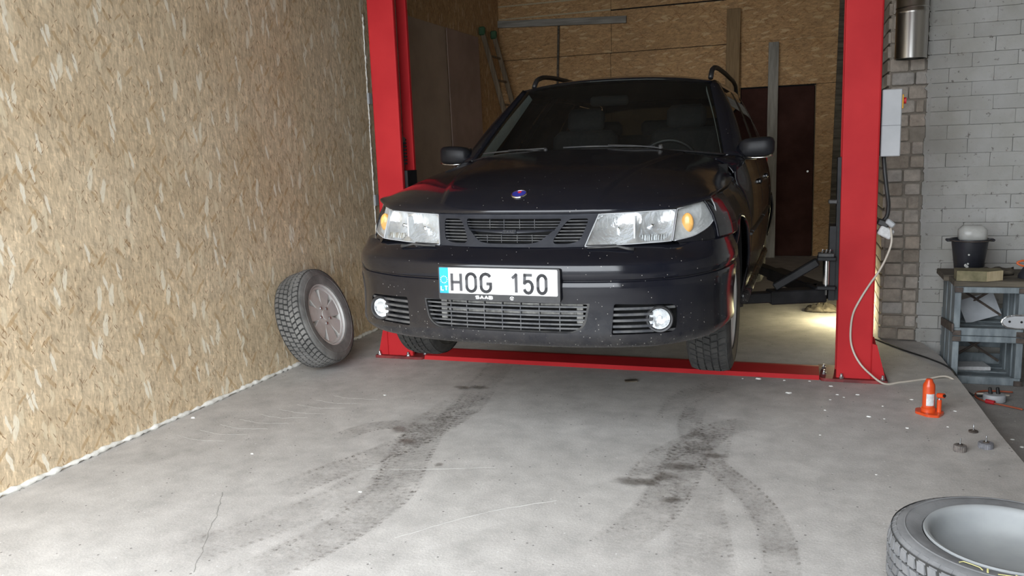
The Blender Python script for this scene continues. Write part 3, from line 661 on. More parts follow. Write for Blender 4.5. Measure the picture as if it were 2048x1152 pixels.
def plate():
    x0, x1, zb, zt = -.270, .258, .757, .896
    fr = MB().prism(rounded([(x0,zb),(x1,zb),(x1,zt),(x0,zt)], .010), lambda x, z: (x,.010,z), lambda x, z: (x,-.008,z)).done('number_plate', M['plastic'], CAR)
    fr['label'] = 'white number plate in black dealer frame'
    MB().prism(rounded([(x0+.006,zb+.028),(x1-.010,zb+.028),(x1-.010,zt-.004),(x0+.006,zt-.004)], .006), lambda x, z: (x,-.008,z), lambda x, z: (x,-.0095,z)).done('plate_face', M['plate'], fr)
    MB().prism([(x0+.006,zb+.028),(x0+.046,zb+.028),(x0+.046,zt-.004),(x0+.006,zt-.004)], lambda x, z: (x,-.0090,z), lambda x, z: (x,-.0102,z)).done('blue_band', M['eublue'], fr)
    zc = zb+.085
    for i in range(12):
        a = 2*PI*i/12; sx, sz = x0+.026+.0145*math.cos(a), zc+.0145*math.sin(a)
        pts = [(sx+(.0030 if k % 2 == 0 else .0013)*math.sin(PI*k/5), sz+(.0030 if k % 2 == 0 else .0013)*math.cos(PI*k/5)) for k in range(10)]
        MB().prism(pts, lambda x, z: (x,-.010,z), lambda x, z: (x,-.0108,z)).done('star', M['white'], fr)
    for ch, ox in (('L', .012), ('T', .029)):
        strokes(MB(), GLY[ch], .0042, (x0+ox, zb+.040), .0125, .017, -.010, -.0108).done('letter', M['white'], fr)
    for ch, ox, wd in (('H',.062,.040),('O',.128,.040),('G',.192,.042),('1',.322,.036),('5',.378,.036),('0',.437,.034)):
        strokes(MB(), GLY[ch], .0122, (x0+ox, zb+.0385), wd, .073, -.0093, -.0112).done('letter', M['ink'], fr)
    for k, ch in enumerate('SAAB'):
        strokes(MB(), GLY[ch], .0044, (x0+.166+k*.0195, zb+.0085), .0145, .0110, -.008, -.0092).done('letter', M['white'], fr)
    strokes(MB(), [arc(.5,.5,.5,.5,0,330,10), [(.1,.9),(.5,.4),(.9,.9)], [(.5,.4),(.5,.0)]], .0018, (x0+.316, zb+.007), .016, .014, -.008, -.0092).done('dealer_mark', M['white'], fr)
    lo = MB()
    for a, b in (((x0+.006,zb+.004),(x1-.012,zb+.0048)), ((x0+.006,zb+.0235),(x1-.012,zb+.0243)), ((x0+.006,zb+.004),(x0+.0068,zb+.024)), ((x1-.0128,zb+.004),(x1-.012,zb+.024))):
        lo.box2((a[0],-.0085,a[1]), (b[0],-.0080,b[1]))
    lo.done('frame_line', M['grey_plastic'], fr)
plate()
# ---- grille panel between the headlamps
def Fp(x, z, d=0): return (x, F(x, z)+d, z)
def grille():
    C = rounded([(-.215,1.078),(.215,1.078),(.202,1.045),(.135,.988),(.090,.979),(-.090,.979),(-.135,.988),(-.202,1.045)], [.012,.012,.02,.02,.02,.02,.02,.02])
    S = rounded([(.246,1.077),(.322,1.077),(.322,1.062),(.302,.992),(.262,.979),(.198,.979),(.190,.992),(.222,1.05)], [.015,.012,.012,.02,.02,.012,.012,.02])
    outline = [(x, .966) for x in np.linspace(-.318,.318,24)] + [(.318+.043*t, .966+.128*t) for t in (.25,.5,.75,1)] + [(x, 1.096) for x in np.linspace(.34,-.34,24)] + [(-.361+.043*t, 1.094-.128*t) for t in (0,.25,.5,.75)]
    xs = np.linspace(-1, 1, 81); zs = np.linspace(.966, 1.096, 14)
    def rowz(z, d): return [Fp(x*(.318+.043*(z-.966)/.13), z, d) for x in xs]
    fr = [rowz(z, .004) for z in zs]; bk = [rowz(z, .04) for z in zs]
    G = np.array(fr + bk[::-1]); mb = MB(); a, b = G.shape[:2]; mb.v = [tuple(p) for p in G.reshape(-1,3)]
    mb.f = [(i*b+j, i*b+j+1, ((i+1)%a)*b+j+1, ((i+1)%a)*b+j) for i in range(a) for j in range(b-1)]
    for j in (0, b-1):
        for i in range(len(zs)-1): mb.f.append((i*b+j, (i+1)*b+j, (a-2-i)*b+j, (a-1-i)*b+j))
    o = mb.done('grille', M['panel'], CAR)
    cuts = [MB().prism(p, lambda x, z: (x,-.3,z), lambda x, z: (x,.5,z)).done('cutter', M['plastic']) for p in (C, S, [(-x, z) for x, z in S])]
    for c in cuts: c.parent = CAR
    bake(o, cuts); o.data.shade_smooth(); o.data.set_sharp_from_angle(angle=math.radians(35))
    def span(poly, z):
        xs_ = []
        for i in range(len(poly)):
            (xa, za), (xb, zb_) = poly[i], poly[(i+1) % len(poly)]
            if (za-z)*(zb_-z) < 0: xs_.append(xa+(xb-xa)*(z-za)/(zb_-za))
        return min(xs_), max(xs_)
    def slat(poly, z, h=.0035, s=1, mat='slat', rec=.008):
        a_, b_ = span(poly, z); R = []
        for x in np.linspace(a_, b_, 14): R.append([Fp(s*x, z-h/2, rec), Fp(s*x, z+h/2, rec), Fp(s*x, z+h/2-.002, rec+.018), Fp(s*x, z-h/2-.002, rec+.018)])
        mb = MB().grid(R, closed=True); mb.f += [(0,1,2,3), tuple(len(mb.v)-4+k for k in (3,2,1,0))]; return mb.done('slat', M[mat], o)
    for z in (1.066,1.055,1.044): slat(C, z)
    for z in (1.012,1.002,.992): slat(C, z)
    for s in (-1, 1):
        for z in (1.068,1.055,1.042,1.029,1.016,1.003,.991): slat(S, z, .005, s)
    # wing bar with the name badge
    R = []
    for x in np.linspace(-.19,.19,30):
        zc = 1.027 + .006*(abs(x)/.19)**1.3; hh = .008-.005*abs(x)/.19; R.append([Fp(x, zc-hh, .004), Fp(x, zc, -.001), Fp(x, zc+hh, .004), Fp(x, zc, .02)])
    MB().grid(R, closed=True).done('wing_bar', M['panel'], o, angle=30)
    bd = MB().prism(rounded([(-.030,1.0195),(.030,1.0195),(.030,1.0355),(-.030,1.0355)], .004), lambda x, z: Fp(x,z,.006), lambda x, z: Fp(x,z,-.005)).done('name_badge', M['panel'], o)
    yb = F(0,1.0275)-.005
    bd2 = MB()
    for k, ch in enumerate('SAAB'):
        mb = strokes(MB(), GLY[ch], .0022, (-.024+k*.0125, 1.0235), .0100, .0080, 0, -.0012)
        mb.v = [(x, F(x, z)-.005+y, z) for x, y, z in mb.v]; bd2.add(mb.v, mb.f)
    bd2.done('lettering', M['slat'], o)
    for x in (-.10,-.035,.035,.10):
        MB().box2((x-.0009,F(x,1.055)+.012,1.036), (x+.0009,F(x,1.055)+.03,1.076)).done('rib', M['slat'], o)
        MB().box2((x-.0009,F(x,1.0)+.010,.982), (x+.0009,F(x,1.0)+.024,1.016)).done('rib', M['slat'], o)
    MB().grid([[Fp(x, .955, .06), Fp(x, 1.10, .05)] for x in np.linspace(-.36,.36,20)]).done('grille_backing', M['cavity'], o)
grille()
# ---- headlamps
def lamp_patch(inner, outer, nu, nv, d, s):
    I, O = cat([(x,0,z) for x, z in inner], nv), cat([(x,0,z) for x, z in outer], nv)
    out = []
    for t in np.linspace(0, 1, nu):
        Q = I+(O-I)*t; out.append([(s*q[0], F(q[0], q[2])+d, q[2]) for q in Q])
    return out
def headlamps():
    inn = [(.324,.969),(.343,1.03),(.363,1.093)]; spl = [(.655,.981),(.658,1.04),(.661,1.103)]
    spl2 = [(.660,.982),(.663,1.04),(.666,1.104)]; out = [(.666,.982),(.745,1.000),(.788,1.030),(.803,1.065),(.800,1.100),(.783,1.138)]
    for s in (-1, 1):
        Q_ = np.array(lamp_patch(inn, spl, 41, 17, 0, s))
        for i_ in range(41):
            for j_ in range(17):
                u_ = i_/40; cx_, hw_ = (.29,.29) if u_ < .58 else (.79,.21)
                Q_[i_,j_,1] += .060-.046*min(1, ((u_-cx_)/hw_)**2*.8+((j_/16-.5)/.5)**2*.7)
        body = MB().grid(Q_)
        def wall(c):
            mb = MB(); C = cat([(x,0,z) for x, z in c], 14); mb.grid([[(s*p[0], F(p[0],p[2])+.004, p[2]), (s*p[0], F(p[0],p[2])+.060, p[2])] for p in C]); return mb
        h = body.done('headlamp', M['reflector'], CAR, smooth=True); bz = MB()
        for c in (inn, spl, [inn[0], spl[0]], [inn[2], spl[2]]):
            k = wall(c); bz.add(k.v, k.f)
        bz.done('bezel', M['lampwhite'], h)
        for (x, z, r) in ((.445,1.032,.050),(.575,1.040,.056)):
            y = F(x, z)+.026; n = Vector((s*.25,-1,.05)).normalized(); q = Vector((0,0,1)).rotation_difference(n).to_matrix()
            def put(prof, nm, mt, n_=28):
                mb = MB().lathe(prof, n_); mb.v = [tuple(q @ Vector(p) + Vector((s*x, y, z))) for p in mb.v]; mb.done(nm, mt, h, smooth=True)
            put([(0,-.008),(.008,-.010),(.009,-.018),(.007,-.03)], 'bulb_shield', M['chrome'], 14)
        mb = MB(); MB.box2(mb, (s*.512-.003, F(.512,1.0)+.012, .978), (s*.512+.003, F(.512,1.0)+.06, 1.085)); mb.done('divider', M['lampwhite'], h)
        # fluted strip low in the lamp
        R = [[(s*x, F(x,.99)+.020+.004*math.sin(x*700), .985), (s*x, F(x,1.005)+.020+.004*math.sin(x*700), 1.008)] for x in np.linspace(.53,.64,90)]
        MB().grid(R).done('fluted_strip', M['chrome'], h)
        MB().grid(lamp_patch(inn, spl, 18, 8, 0, s)).done('lens', M['lens'], h, smooth=True)
        # pale rim of the lens
        rim = MB(); pts = [inn[0], *[tuple(np.array(inn[0])+(np.array(spl[0])-np.array(inn[0]))*t) for t in np.linspace(.1,1,9)], spl[1], spl[2], *[tuple(np.array(spl[2])+(np.array(inn[2])-np.array(spl[2]))*t) for t in np.linspace(.1,1,9)], inn[1], inn[0]]
        rim.tube([(s*x, F(x,z)+.001, z) for x, z in pts], .0024, 6); rim.done('lens_rim', M['boxgrey'], h, smooth=True)
        # corner indicator
        ib = MB().grid(lamp_patch(spl2, out, 12, 10, .034, s)).done('indicator', M['lampwhite'], CAR)
        C_ = cat([(p,0,q_) for p, q_ in out], 20); MB().grid([[(s*p[0], F(p[0],p[2])+.003, p[2]), (s*p[0], F(p[0],p[2])+.060, p[2])] for p in C_]).done('bezel', M['lampwhite'], ib)
        C_ = cat([(p,0,q_) for p, q_ in out[:4]], 16); MB().grid([[(s*p[0], F(p[0],p[2])+.004, p[2]-.002), (s*(p[0]+.012), F(p[0]+.012,.985)+.008, .5*(p[2]+.968)), (s*(p[0]+.022), F(p[0]+.02,.962)+.010, .960)] for p in C_]).done('lamp_corner_panel', M['black'], CAR, smooth=True)
        a = MB(); x, z = .705, 1.045; y = F(x, z)+.024
        for i in range(11):
            t = -PI/2+PI*i/10; a.v += [(s*(x+.026*math.cos(t)*math.cos(p)), y+.016*math.cos(t)*math.sin(p), z+.042*math.sin(t)) for p in np.linspace(0,2*PI,17)[:-1]]
        a.f = [(i*16+k, i*16+(k+1)%16, (i+1)*16+(k+1)%16, (i+1)*16+k) for i in range(10) for k in range(16)]
        a.done('amber_bulb_cover', M['amber'], ib, smooth=True)
        MB().grid(lamp_patch(spl2, out, 14, 12, 0, s)).done('lens', M['lens'], ib, smooth=True)
        rim = MB(); O = cat([(p,0,q_) for p, q_ in out], 24); ring = [tuple(p[[0,2]]) for p in O] + spl2[::-1] + [out[0]]
        rim.tube([(s*x, F(x,z)+.001, z) for x, z in ring], .0028, 6); rim.done('lens_rim', M['boxgrey'], ib, smooth=True)
        # headlamp wiper
        P = [(s*.338, F(.338,.966)-.016, .966), (s*.40, F(.40,.966)-.018, .967), (s*.455, F(.455,.966)-.02, .970), (s*.495, F(.495,.962)-.022, .961), (s*.52, F(.52,.958)-.02, .957)]
        wp = MB().tube(P, [.004,.0045,.005,.006,.008], 8).done('headlamp_wiper', M['grey_plastic'], CAR, smooth=True)
        MB().tube([(s*.333, F(.333,.974)-.012,.974), (s*.45, F(.45,.974)-.012,.975)], .0025, 6).done('wiper_blade', M['plastic'], wp)
        # dark shelf under the lamp, between bumper and lamp
        MB().grid([[(s*x, F(x,.968)+.004, .972), (s*x, F(x,.968)+.06, .965)] for x in np.linspace(0,.80,16)]).done('lamp_shelf', M['plastic'], CAR)
headlamps()
# ---- bonnet
HOOD = [[(0,.178,1.099),(.2,.19,1.099),(.36,.222,1.099),(.52,.275,1.103),(.66,.337,1.110),(.74,.42,1.127),(.787,.475,1.144)],
 [(0,.192,1.122),(.2,.205,1.122),(.36,.238,1.122),(.52,.292,1.124),(.655,.357,1.129),(.735,.44,1.139),(.79,.51,1.148)],
 [(0,.225,1.143),(.2,.238,1.143),(.36,.272,1.143),(.52,.328,1.144),(.65,.402,1.147),(.73,.485,1.151),(.793,.55,1.151)],
 [(0,.30,1.175),(.2,.31,1.176),(.38,.35,1.178),(.52,.41,1.18),(.65,.49,1.178),(.735,.57,1.170),(.797,.62,1.153)],
 [(0,.50,1.236),(.2,.51,1.236),(.4,.55,1.236),(.55,.60,1.228),(.66,.66,1.213),(.745,.72,1.188),(.80,.75,1.155)],
 [(0,.82,1.292),(.2,.83,1.29),(.41,.86,1.286),(.56,.89,1.270),(.67,.93,1.248),(.75,.96,1.212),(.803,.98,1.158)],
 [(0,1.22,1.345),(.2,1.235,1.342),(.4,1.27,1.334),(.55,1.32,1.318),(.66,1.385,1.298),(.735,1.43,1.262),(.80,1.46,1.19)]]
def hood():
    P = loft([mirror_curve(c) for c in HOOD], 221, 60)
    for i in range(P.shape[0]):
        for j in range(P.shape[1]):
            x, y, z = P[i, j]; xc = .36+.17*(y-.25)/.9
            P[i, j, 2] += .009*(1-sm(abs(x), xc-.012, xc+.002))*sm(y, .20, .34)
    solidify(MB().grid(P).done('bonnet', M['black'], CAR, smooth=True), .010, 0)
    return P
HP = hood()
def hz(x, y):
    j = np.argmin((HP[...,0]-x)**2+(HP[...,1]-y)**2); return HP.reshape(-1,3)[j]
def badge():
    p = hz(.0, .275); n = Vector((0,-.40,.917)); q = Vector((0,0,1)).rotation_difference(n).to_matrix(); c = Vector((0, .272, float(p[2])+.002))
    def put(prof, nm, mt, par):
        mb = MB().lathe(prof, 40); mb.v = [tuple(q @ Vector(a) + c) for a in mb.v]; return mb.done(nm, mt, par, angle=40)
    b = put([(0,-.004),(.034,-.004),(.0355,.0),(.034,.004),(.0305,.005),(.030,.003)], 'bonnet_badge', M['chrome'], CAR); b['label'] = 'round blue badge with silver rim and red emblem'
    put([(0,.0052),(.015,.005),(.0302,.0035)], 'badge_face', M['badgeblue'], b)
    gr = [(-.006,.004),(-.009,.012),(-.004,.013),(-.002,.019),(.003,.020),(.009,.016),(.006,.012),(.008,.006),(.004,.002),(-.002,.001)]
    mb = MB().prism(gr, lambda x, y: (x,y,.0045), lambda x, y: (x,y,.0064)); mb.v = [tuple(q @ Vector(a) + c) for a in mb.v]; mb.done('red_emblem', M['badgered'], b)
badge()
# ---- body sides
def S(y): return float(np.interp(y, [.40,.47,.52,.57,.64,.75,1.0,2.0,3.4,4.1,4.45,4.65,4.76], [.80,.822,.838,.853,.870,.884,.893,.897,.895,.878,.84,.775,.69]))
def dxz(z, y):
    a = np.interp(z, [.50,.54,.60,.68,.80,.98,1.08,1.16,1.22,1.29], [.10,.055,.028,.012,0,0,.008,.022,.040,.064])
    b = np.interp(z, [.50,.54,.60,.68,.80,.96,1.02,1.07,1.12,1.155,1.19], [.10,.055,.028,.012,0,.003,.014,.030,.058,.090,.097])
    t = sm(y, 1.36, 1.62); return float(a*t+b*(1-t))
def side_panel(name, y0, y1, ztop, zbot, s, mat='black', ny=40, nz=22):
    R = []
    for y in np.linspace(y0, y1, ny):
        a, b = zbot(y), ztop(y); R.append([(s*(S(y)-dxz(z, y)), y, z) for z in np.linspace(a, b, nz)])
    o = solidify(MB().grid(R).done(name, M[mat], CAR, smooth=True), .008, 0); return o
ARC2 = (.945+2.703, .673, .365)
def archz(y, A): 
    d = abs(y-A[0]); return A[1]+math.sqrt(max(A[2]**2-d*d, 0)) if d < A[2] else None
def fender_bot(y):
    z = archz(y, ARC)
    if z is None: return .972 if y < ARC[0] else .555
    return max(z, .972) if y < ARC[0]-.20 else z
def fender_top(y): return float(np.interp(y, [.475,.51,.55,.62,.75,.98,1.2,1.41], [1.141,1.145,1.148,1.150,1.151,1.154,1.168,1.184]))
belt = lambda y: float(np.interp(y, [1.42,1.50,1.60,1.7,4.6], [1.235,1.265,1.284,1.287,1.290]))
def body():
    for s in (-1, 1):
        f = side_panel('front_fender', .478, 1.415, fender_top, fender_bot, s, ny=70)
        # wheel-arch lip
        arc_pts = []
        for k in range(25):
            a = math.radians(18+k*(170-18)/24); y, z = ARC[0]-ARC[2]*math.cos(a), ARC[1]+ARC[2]*math.sin(a); arc_pts.append((s*(S(y)-dxz(z,y)+.001), y, z))
        MB().tube(arc_pts, .009, 8).done('arch_lip', M['black'], f, smooth=True)
        MB().tube([(s*(S(y)-dxz(.90,y)+.002), y, .90) for y in np.linspace(1.315,1.41,6)], .016, 8, flat=.5).done('side_moulding', M['plastic'], f)
        for nm, a, b in (('front_door', 1.423, 2.44), ('rear_door', 2.448, 3.30)):
            zb = (lambda y: .60) if nm == 'front_door' else (lambda y: max(.60, archz(y, ARC2) or 0))
            d = side_panel(nm, a, b, belt, zb, s)
            MB().tube([(s*(S(y)-dxz(.90,y)+.002), y, .90) for y in np.linspace(a+.02,b-.02,12)], .016, 8, flat=.5).done('side_moulding', M['plastic'], d)
            MB().bbox((s*(S(b-.14)-dxz(1.13,b-.14)+.012), b-.14, 1.13), (.03,.19,.032), .010).done('door_handle', M['black'], d)
        MB().tube([(s*(.865), y, .565) for y in np.linspace(1.32,3.30,8)], .035, 10).done('sill', M['black'], CAR, smooth=True)
        q = side_panel('rear_quarter', 3.308, 4.70, belt, lambda y: archz(y, ARC2) or .58, s, ny=60)
        # wheel housings
        for A, nm in ((ARC,'front'), (ARC2,'rear')):
            R = []
            for k in range(31):
                a = math.radians(-20+220*k/30); y, z = A[0]-(A[2]+.006)*math.cos(a), A[1]+(A[2]+.006)*math.sin(a); xo = S(min(max(y,.5),4.6))-dxz(max(z,.56),y)-.012
                R.append([(s*.46,y,max(z,.57)), (s*min(xo,.86),y,max(z,.57))])
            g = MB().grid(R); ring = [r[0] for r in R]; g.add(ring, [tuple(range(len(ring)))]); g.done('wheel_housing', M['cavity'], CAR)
        # greenhouse
        def G(sv, t):
            bx = .833 - .03*sm(sv,.75,1.0); B = np.array([bx, 1.62+sv*2.86, 1.288]); T = np.array([.628-.03*sm(sv,.7,1.0), 2.22+sv*2.14, 1.742-.025*sm(sv,.6,1)])
            p = B+(T-B)*t; p[0] += .085*t*(1-t); return (s*p[0], p[1], p[2])
        def gp(name, a, b, t0, t1, mat, par=CAR, th=.005):
            return solidify(MB().grid([[G(u, t) for t in np.linspace(t0, t1, 10)] for u in np.linspace(a, b, 14)]).done(name, M[mat], par, smooth=True), th, 0)
        gp('side_window', .035, .335, .02, .93, 'side'); gp('side_window', .385, .655, .02, .93, 'side'); gp('side_window', .715, .945, .03, .92, 'side')
        gp('pillar', .335, .385, -.01, .97, 'plastic'); gp('pillar', .655, .715, -.01, .97, 'black'); gp('pillar', .945, 1.0, -.01, .99, 'black')
        gp('window_rail', 0, 1.0, .93, 1.0, 'black'); gp('belt_strip', 0.0, 1.0, -.03, .02, 'plastic', th=.012)
        # A-pillar between windscreen and door glass
        A = [[(s*x,y,z) for x, y, z in c] for c in ([(.737,1.575,1.300),(.662,1.88,1.530),(.590,2.165,1.734)], [(.765,1.58,1.300),(.69,1.89,1.535),(.612,2.18,1.745)], [(abs(a_),b_,c_) for a_,b_,c_ in (G(0,t) for t in (0,.5,1))], [(abs(a_),b_,c_) for a_,b_,c_ in (G(.035,t) for t in (0,.5,1))])]
        pa = solidify(MB().grid(loft(A, 20, 10)).done('windscreen_pillar', M['black'], CAR, smooth=True), .008, 0)
        T_ = [[(s*x,y,z) for x, y, z in c] for c in ([(.722,1.60,1.300),(.645,1.90,1.528),(.570,2.165,1.715)], [(.712,1.67,1.300),(.637,1.955,1.52),(.566,2.19,1.70)], [(.708,1.745,1.295),(.634,2.02,1.505),(.564,2.215,1.685)])]
        MB().grid(loft(T_, 16, 8)).done('pillar_trim', M['pillar_trim'], CAR, smooth=True)
        # scuttle corner between bonnet, wing and door
        C = [[(s*x,y,z) for x, y, z in c] for c in ([(.70,1.420,1.290),(.775,1.440,1.240),(.802,1.435,1.200)], [(.735,1.50,1.297),(.795,1.50,1.272),(.822,1.49,1.255)], [(.765,1.58,1.302),(.82,1.60,1.292),(.842,1.59,1.278)])]
        solidify(MB().grid(loft(C, 10, 8)).done('scuttle_corner', M['black'], CAR, smooth=True), .006, 0)
        # door mirror
        m = MB(); R = []
        prof = [(.802,.10),(.812,.66),(.835,.90),(.88,1.0),(.935,1.0),(.968,.95),(.986,.80),(.994,.45)]
        for x, k in prof:
            cz = 1.334+.010*(x-.80)/.2; cyy = 1.690+.05*(.994-x); row = []
            for q_ in range(20):
                a = 2*PI*q_/20; ca, sa = math.cos(a), math.sin(a); row.append((s*x, cyy+.062*k*math.copysign(abs(ca)**.55, ca), cz+.056*k*math.copysign(abs(sa)**.5, sa)))
            R.append(row)
        m.grid(R, closed=True); n = len(R); m.f += [tuple(range(20)), tuple((n-1)*20+k for k in range(20))]
        mo = m.done('door_mirror', M['mirror_black'], CAR, smooth=True)
        MB().tube([(s*.79,1.71,1.290),(s*.84,1.70,1.288),(s*.90,1.69,1.285)], [.030,.026,.020], 10, flat=.6).done('mirror_foot', M['plastic'], mo, smooth=True)
        MB().tube([(s*.835,1.640,1.287),(s*.90,1.634,1.283),(s*.96,1.636,1.286),(s*.985,1.645,1.294)], .0035, 6).done('reflection_strip', M['chrome'], mo, smooth=True)  # bright line of reflected light, modelled as a chrome strip
        MB().bbox((s*.90,1.762,1.340), (.15,.006,.09), .003).done('mirror_glass', M['chrome'], mo)
        # roof rail
        P = [(s*.580,2.31,1.770),(s*.580,2.36,1.812),(s*.580,2.47,1.842),(s*.580,2.65,1.858),(s*.580,3.0,1.864),(s*.580,3.6,1.858),(s*.576,4.1,1.842),(s*.574,4.25,1.82),(s*.572,4.32,1.765)]
        MB().tube([tuple(p) for p in cat(P, 50)], .016, 10).done('roof_rail', M['plastic'], CAR, smooth=True)
    # windscreen
    W0 = [(0,1.305,1.352),(.3,1.34,1.346),(.55,1.42,1.330),(.69,1.53,1.312),(.740,1.585,1.304)]
    W1 = [(0,1.665,1.580),(.27,1.69,1.573),(.48,1.755,1.556),(.60,1.83,1.538),(.662,1.885,1.532)]
    W2 = [(0,2.02,1.772),(.25,2.035,1.768),(.43,2.075,1.757),(.54,2.12,1.745),(.590,2.165,1.735)]
    MB().grid(loft([mirror_curve(c) for c in (W0, W1, W2)], 41, 24)).done('windscreen', M['wind'], CAR, smooth=True)
    # black ceramic border as a thin surround
    for c0, nm in ((W0,'windscreen_seal'),):
        MB().tube([tuple(p) for p in cat(mirror_curve(c0), 60)], .012, 8, flat=.6).done(nm, M['plastic'], CAR, smooth=True)
    # scuttle panel
    K0 = [(0,1.215,1.335),(.2,1.23,1.332),(.4,1.265,1.324),(.55,1.315,1.309),(.66,1.38,1.288),(.72,1.42,1.270)]
    K1 = [(0,1.30,1.330),(.3,1.335,1.325),(.55,1.415,1.310),(.69,1.525,1.297),(.75,1.58,1.29)]
    solidify(MB().grid(loft([mirror_curve(K0), mirror_curve(K1)], 50, 5)).done('scuttle', M['plastic'], CAR, smooth=True), .01, 0)
    # wipers
    for piv, arm, tip in (((.44,1.285,1.352), [(.44,1.285,1.352),(.30,1.27,1.368),(.16,1.285,1.374)], [(-.10,1.322,1.368),(.05,1.316,1.370),(.18,1.318,1.368),(.40,1.345,1.360)]), ((-.18,1.255,1.350), [(-.18,1.255,1.350),(-.30,1.275,1.362),(-.42,1.325,1.362)], [(-.62,1.44,1.346),(-.5,1.385,1.354),(-.36,1.345,1.361),(-.20,1.32,1.366)])):
        a = MB().tube([tuple(p) for p in cat(arm, 14)], [.009]+[.006]*13, 8, flat=.6).done('wiper_arm', M['grey_plastic'], CAR, smooth=True)
        MB().tube([tuple(p) for p in cat(tip, 20)], .005, 6).done('wiper_blade', M['grey_plastic'], a, smooth=True)
        MB().cyl(piv, (piv[0], piv[1]-.006, piv[2]+.016), .013, .009, 12).done('pivot_cap', M['grey_plastic'], a)
    # roof
    R0 = [(0,2.025,1.776),(.25,2.04,1.772),(.43,2.08,1.761),(.54,2.125,1.749),(.615,2.185,1.744)]
    R1 = [(0,2.32,1.812),(.28,2.33,1.804),(.46,2.36,1.785),(.56,2.39,1.767),(.625,2.43,1.746)]
    R2 = [(0,3.2,1.822),(.28,3.2,1.814),(.46,3.2,1.792),(.57,3.2,1.772),(.628,3.2,1.746)]
    R3 = [(0,4.42,1.770),(.28,4.42,1.765),(.44,4.40,1.752),(.54,4.38,1.738),(.598,4.36,1.722)]
    o = MB().grid(loft([mirror_curve(c) for c in (R0,R1,R2,R3)], 41, 40)).done('roof', M['black'], CAR, smooth=True); solidify(o, .02, -1)
    # tail
    T = [[(0,4.42,1.770),(.28,4.42,1.765),(.54,4.38,1.738),(.598,4.36,1.722)], [(0,4.50,1.70),(.28,4.49,1.695),(.55,4.46,1.67),(.615,4.43,1.655)]]
    solidify(MB().grid(loft([mirror_curve(c) for c in T], 31, 6)).done('tailgate_spoiler', M['black'], CAR, smooth=True), .012, 0)
    T = [[(0,4.50,1.70),(.28,4.49,1.695),(.55,4.46,1.67),(.60,4.44,1.66)], [(0,4.69,1.32),(.35,4.67,1.32),(.62,4.60,1.31),(.70,4.55,1.30)]]
    MB().grid(loft([mirror_curve(c) for c in T], 31, 8)).done('rear_window', M['side'], CAR, smooth=True)
    T = [[(0,4.69,1.32),(.35,4.67,1.32),(.62,4.60,1.31),(.79,4.50,1.295)], [(0,4.74,1.15),(.4,4.71,1.15),(.68,4.64,1.15),(.83,4.52,1.15)], [(0,4.75,.92),(.4,4.72,.92),(.68,4.66,.92),(.84,4.54,.92)]]
    solidify(MB().grid(loft([mirror_curve(c) for c in T], 41, 12)).done('tailgate', M['black'], CAR, smooth=True), .012, 0)
    T = [[(0,4.75,.93),(.45,4.73,.93),(.72,4.67,.93),(.85,4.53,.93),(.875,4.30,.93)], [(0,4.80,.86),(.45,4.78,.86),(.74,4.71,.86),(.86,4.55,.86),(.885,4.30,.86)], [(0,4.79,.66),(.45,4.77,.66),(.73,4.70,.66),(.85,4.54,.66),(.875,4.30,.66)], [(0,4.72,.57),(.45,4.70,.57),(.70,4.62,.57),(.82,4.5,.57),(.85,4.30,.57)]]
    solidify(MB().grid(loft([mirror_curve(c) for c in T], 51, 16)).done('rear_bumper', M['black'], CAR, smooth=True), .012, 0)
    for s in (-1, 1): MB().bbox((s*.765,4.575,1.12), (.12,.10,.30), .02).done('tail_lamp', M['badgered'], CAR)
    # underside, bulkhead, cabin
    MB().box2((-.46,.42,.585), (.46,4.60,.625)).done('underbody', M['cavity'], CAR)
    for s in (-1, 1): MB().box2((s*.45,1.325,.585), (s*.86,3.27,.625)).done('floor_pan', M['cavity'], CAR)
    MB().box2((-.50,.50,.62), (.50,1.15,1.05)).done('engine_block', M['cavity'], CAR)
    MB().box2((-.78,1.30,.62), (.78,1.34,1.26)).done('bulkhead', M['cavity'], CAR)
    R = [[(x, y, z - .03*(abs(x)/.75)**2) for y, z in ((1.36,1.27),(1.50,1.305),(1.70,1.300),(1.85,1.26),(1.90,1.15),(1.86,.95))] for x in np.linspace(-.76,.76,20)]
    MB().grid(R).done('dashboard', M['fabric'], CAR, smooth=True)
    q = Matrix.Rotation(math.radians(62), 3, 'X'); c = Vector((.36,1.98,1.23)); mb = MB()
    ring = [tuple(q @ Vector((.185*math.cos(2*PI*k/40), .185*math.sin(2*PI*k/40), 0)) + c) for k in range(41)]
    st = mb.tube(ring, .014, 8, caps=False).done('steering_wheel', M['plastic'], CAR, smooth=True)
    mb = MB().lathe([(0,-.02),(.06,-.02),(.075,.0),(.06,.02),(0,.025)], 20); mb.box((0,-.10,0), (.05,.18,.012)); mb.box((-.11,0,0), (.18,.04,.012)); mb.box((.11,0,0), (.18,.04,.012))
    mb.v = [tuple(q @ Vector(p) + c) for p in mb.v]; mb.done('wheel_hub', M['plastic'], st, angle=40)
    MB().cyl(tuple(c), (.36,1.80,1.16), .035, n=12).done('steering_column', M['plastic'], st)
    for sx in (-.36, .36):
        seat = MB().bbox((sx,2.45,.90), (.50,.52,.16), .05).done('front_seat', M['fabric'], CAR, smooth=True)
        MB().bbox((sx,2.76,1.20), (.48,.13,.58), .05, Matrix.Rotation(math.radians(-14),3,'X')).done('seat_back', M['fabric'], seat, smooth=True)
        MB().bbox((sx,2.84,1.555), (.27,.09,.17), .035, Matrix.Rotation(math.radians(-10),3,'X')).done('headrest', M['fabric'], seat, smooth=True)
        for dx in (-.06,.06): MB().cyl((sx+dx,2.80,1.44), (sx+dx,2.83,1.50), .007, n=8).done('headrest_post', M['chrome'], seat)
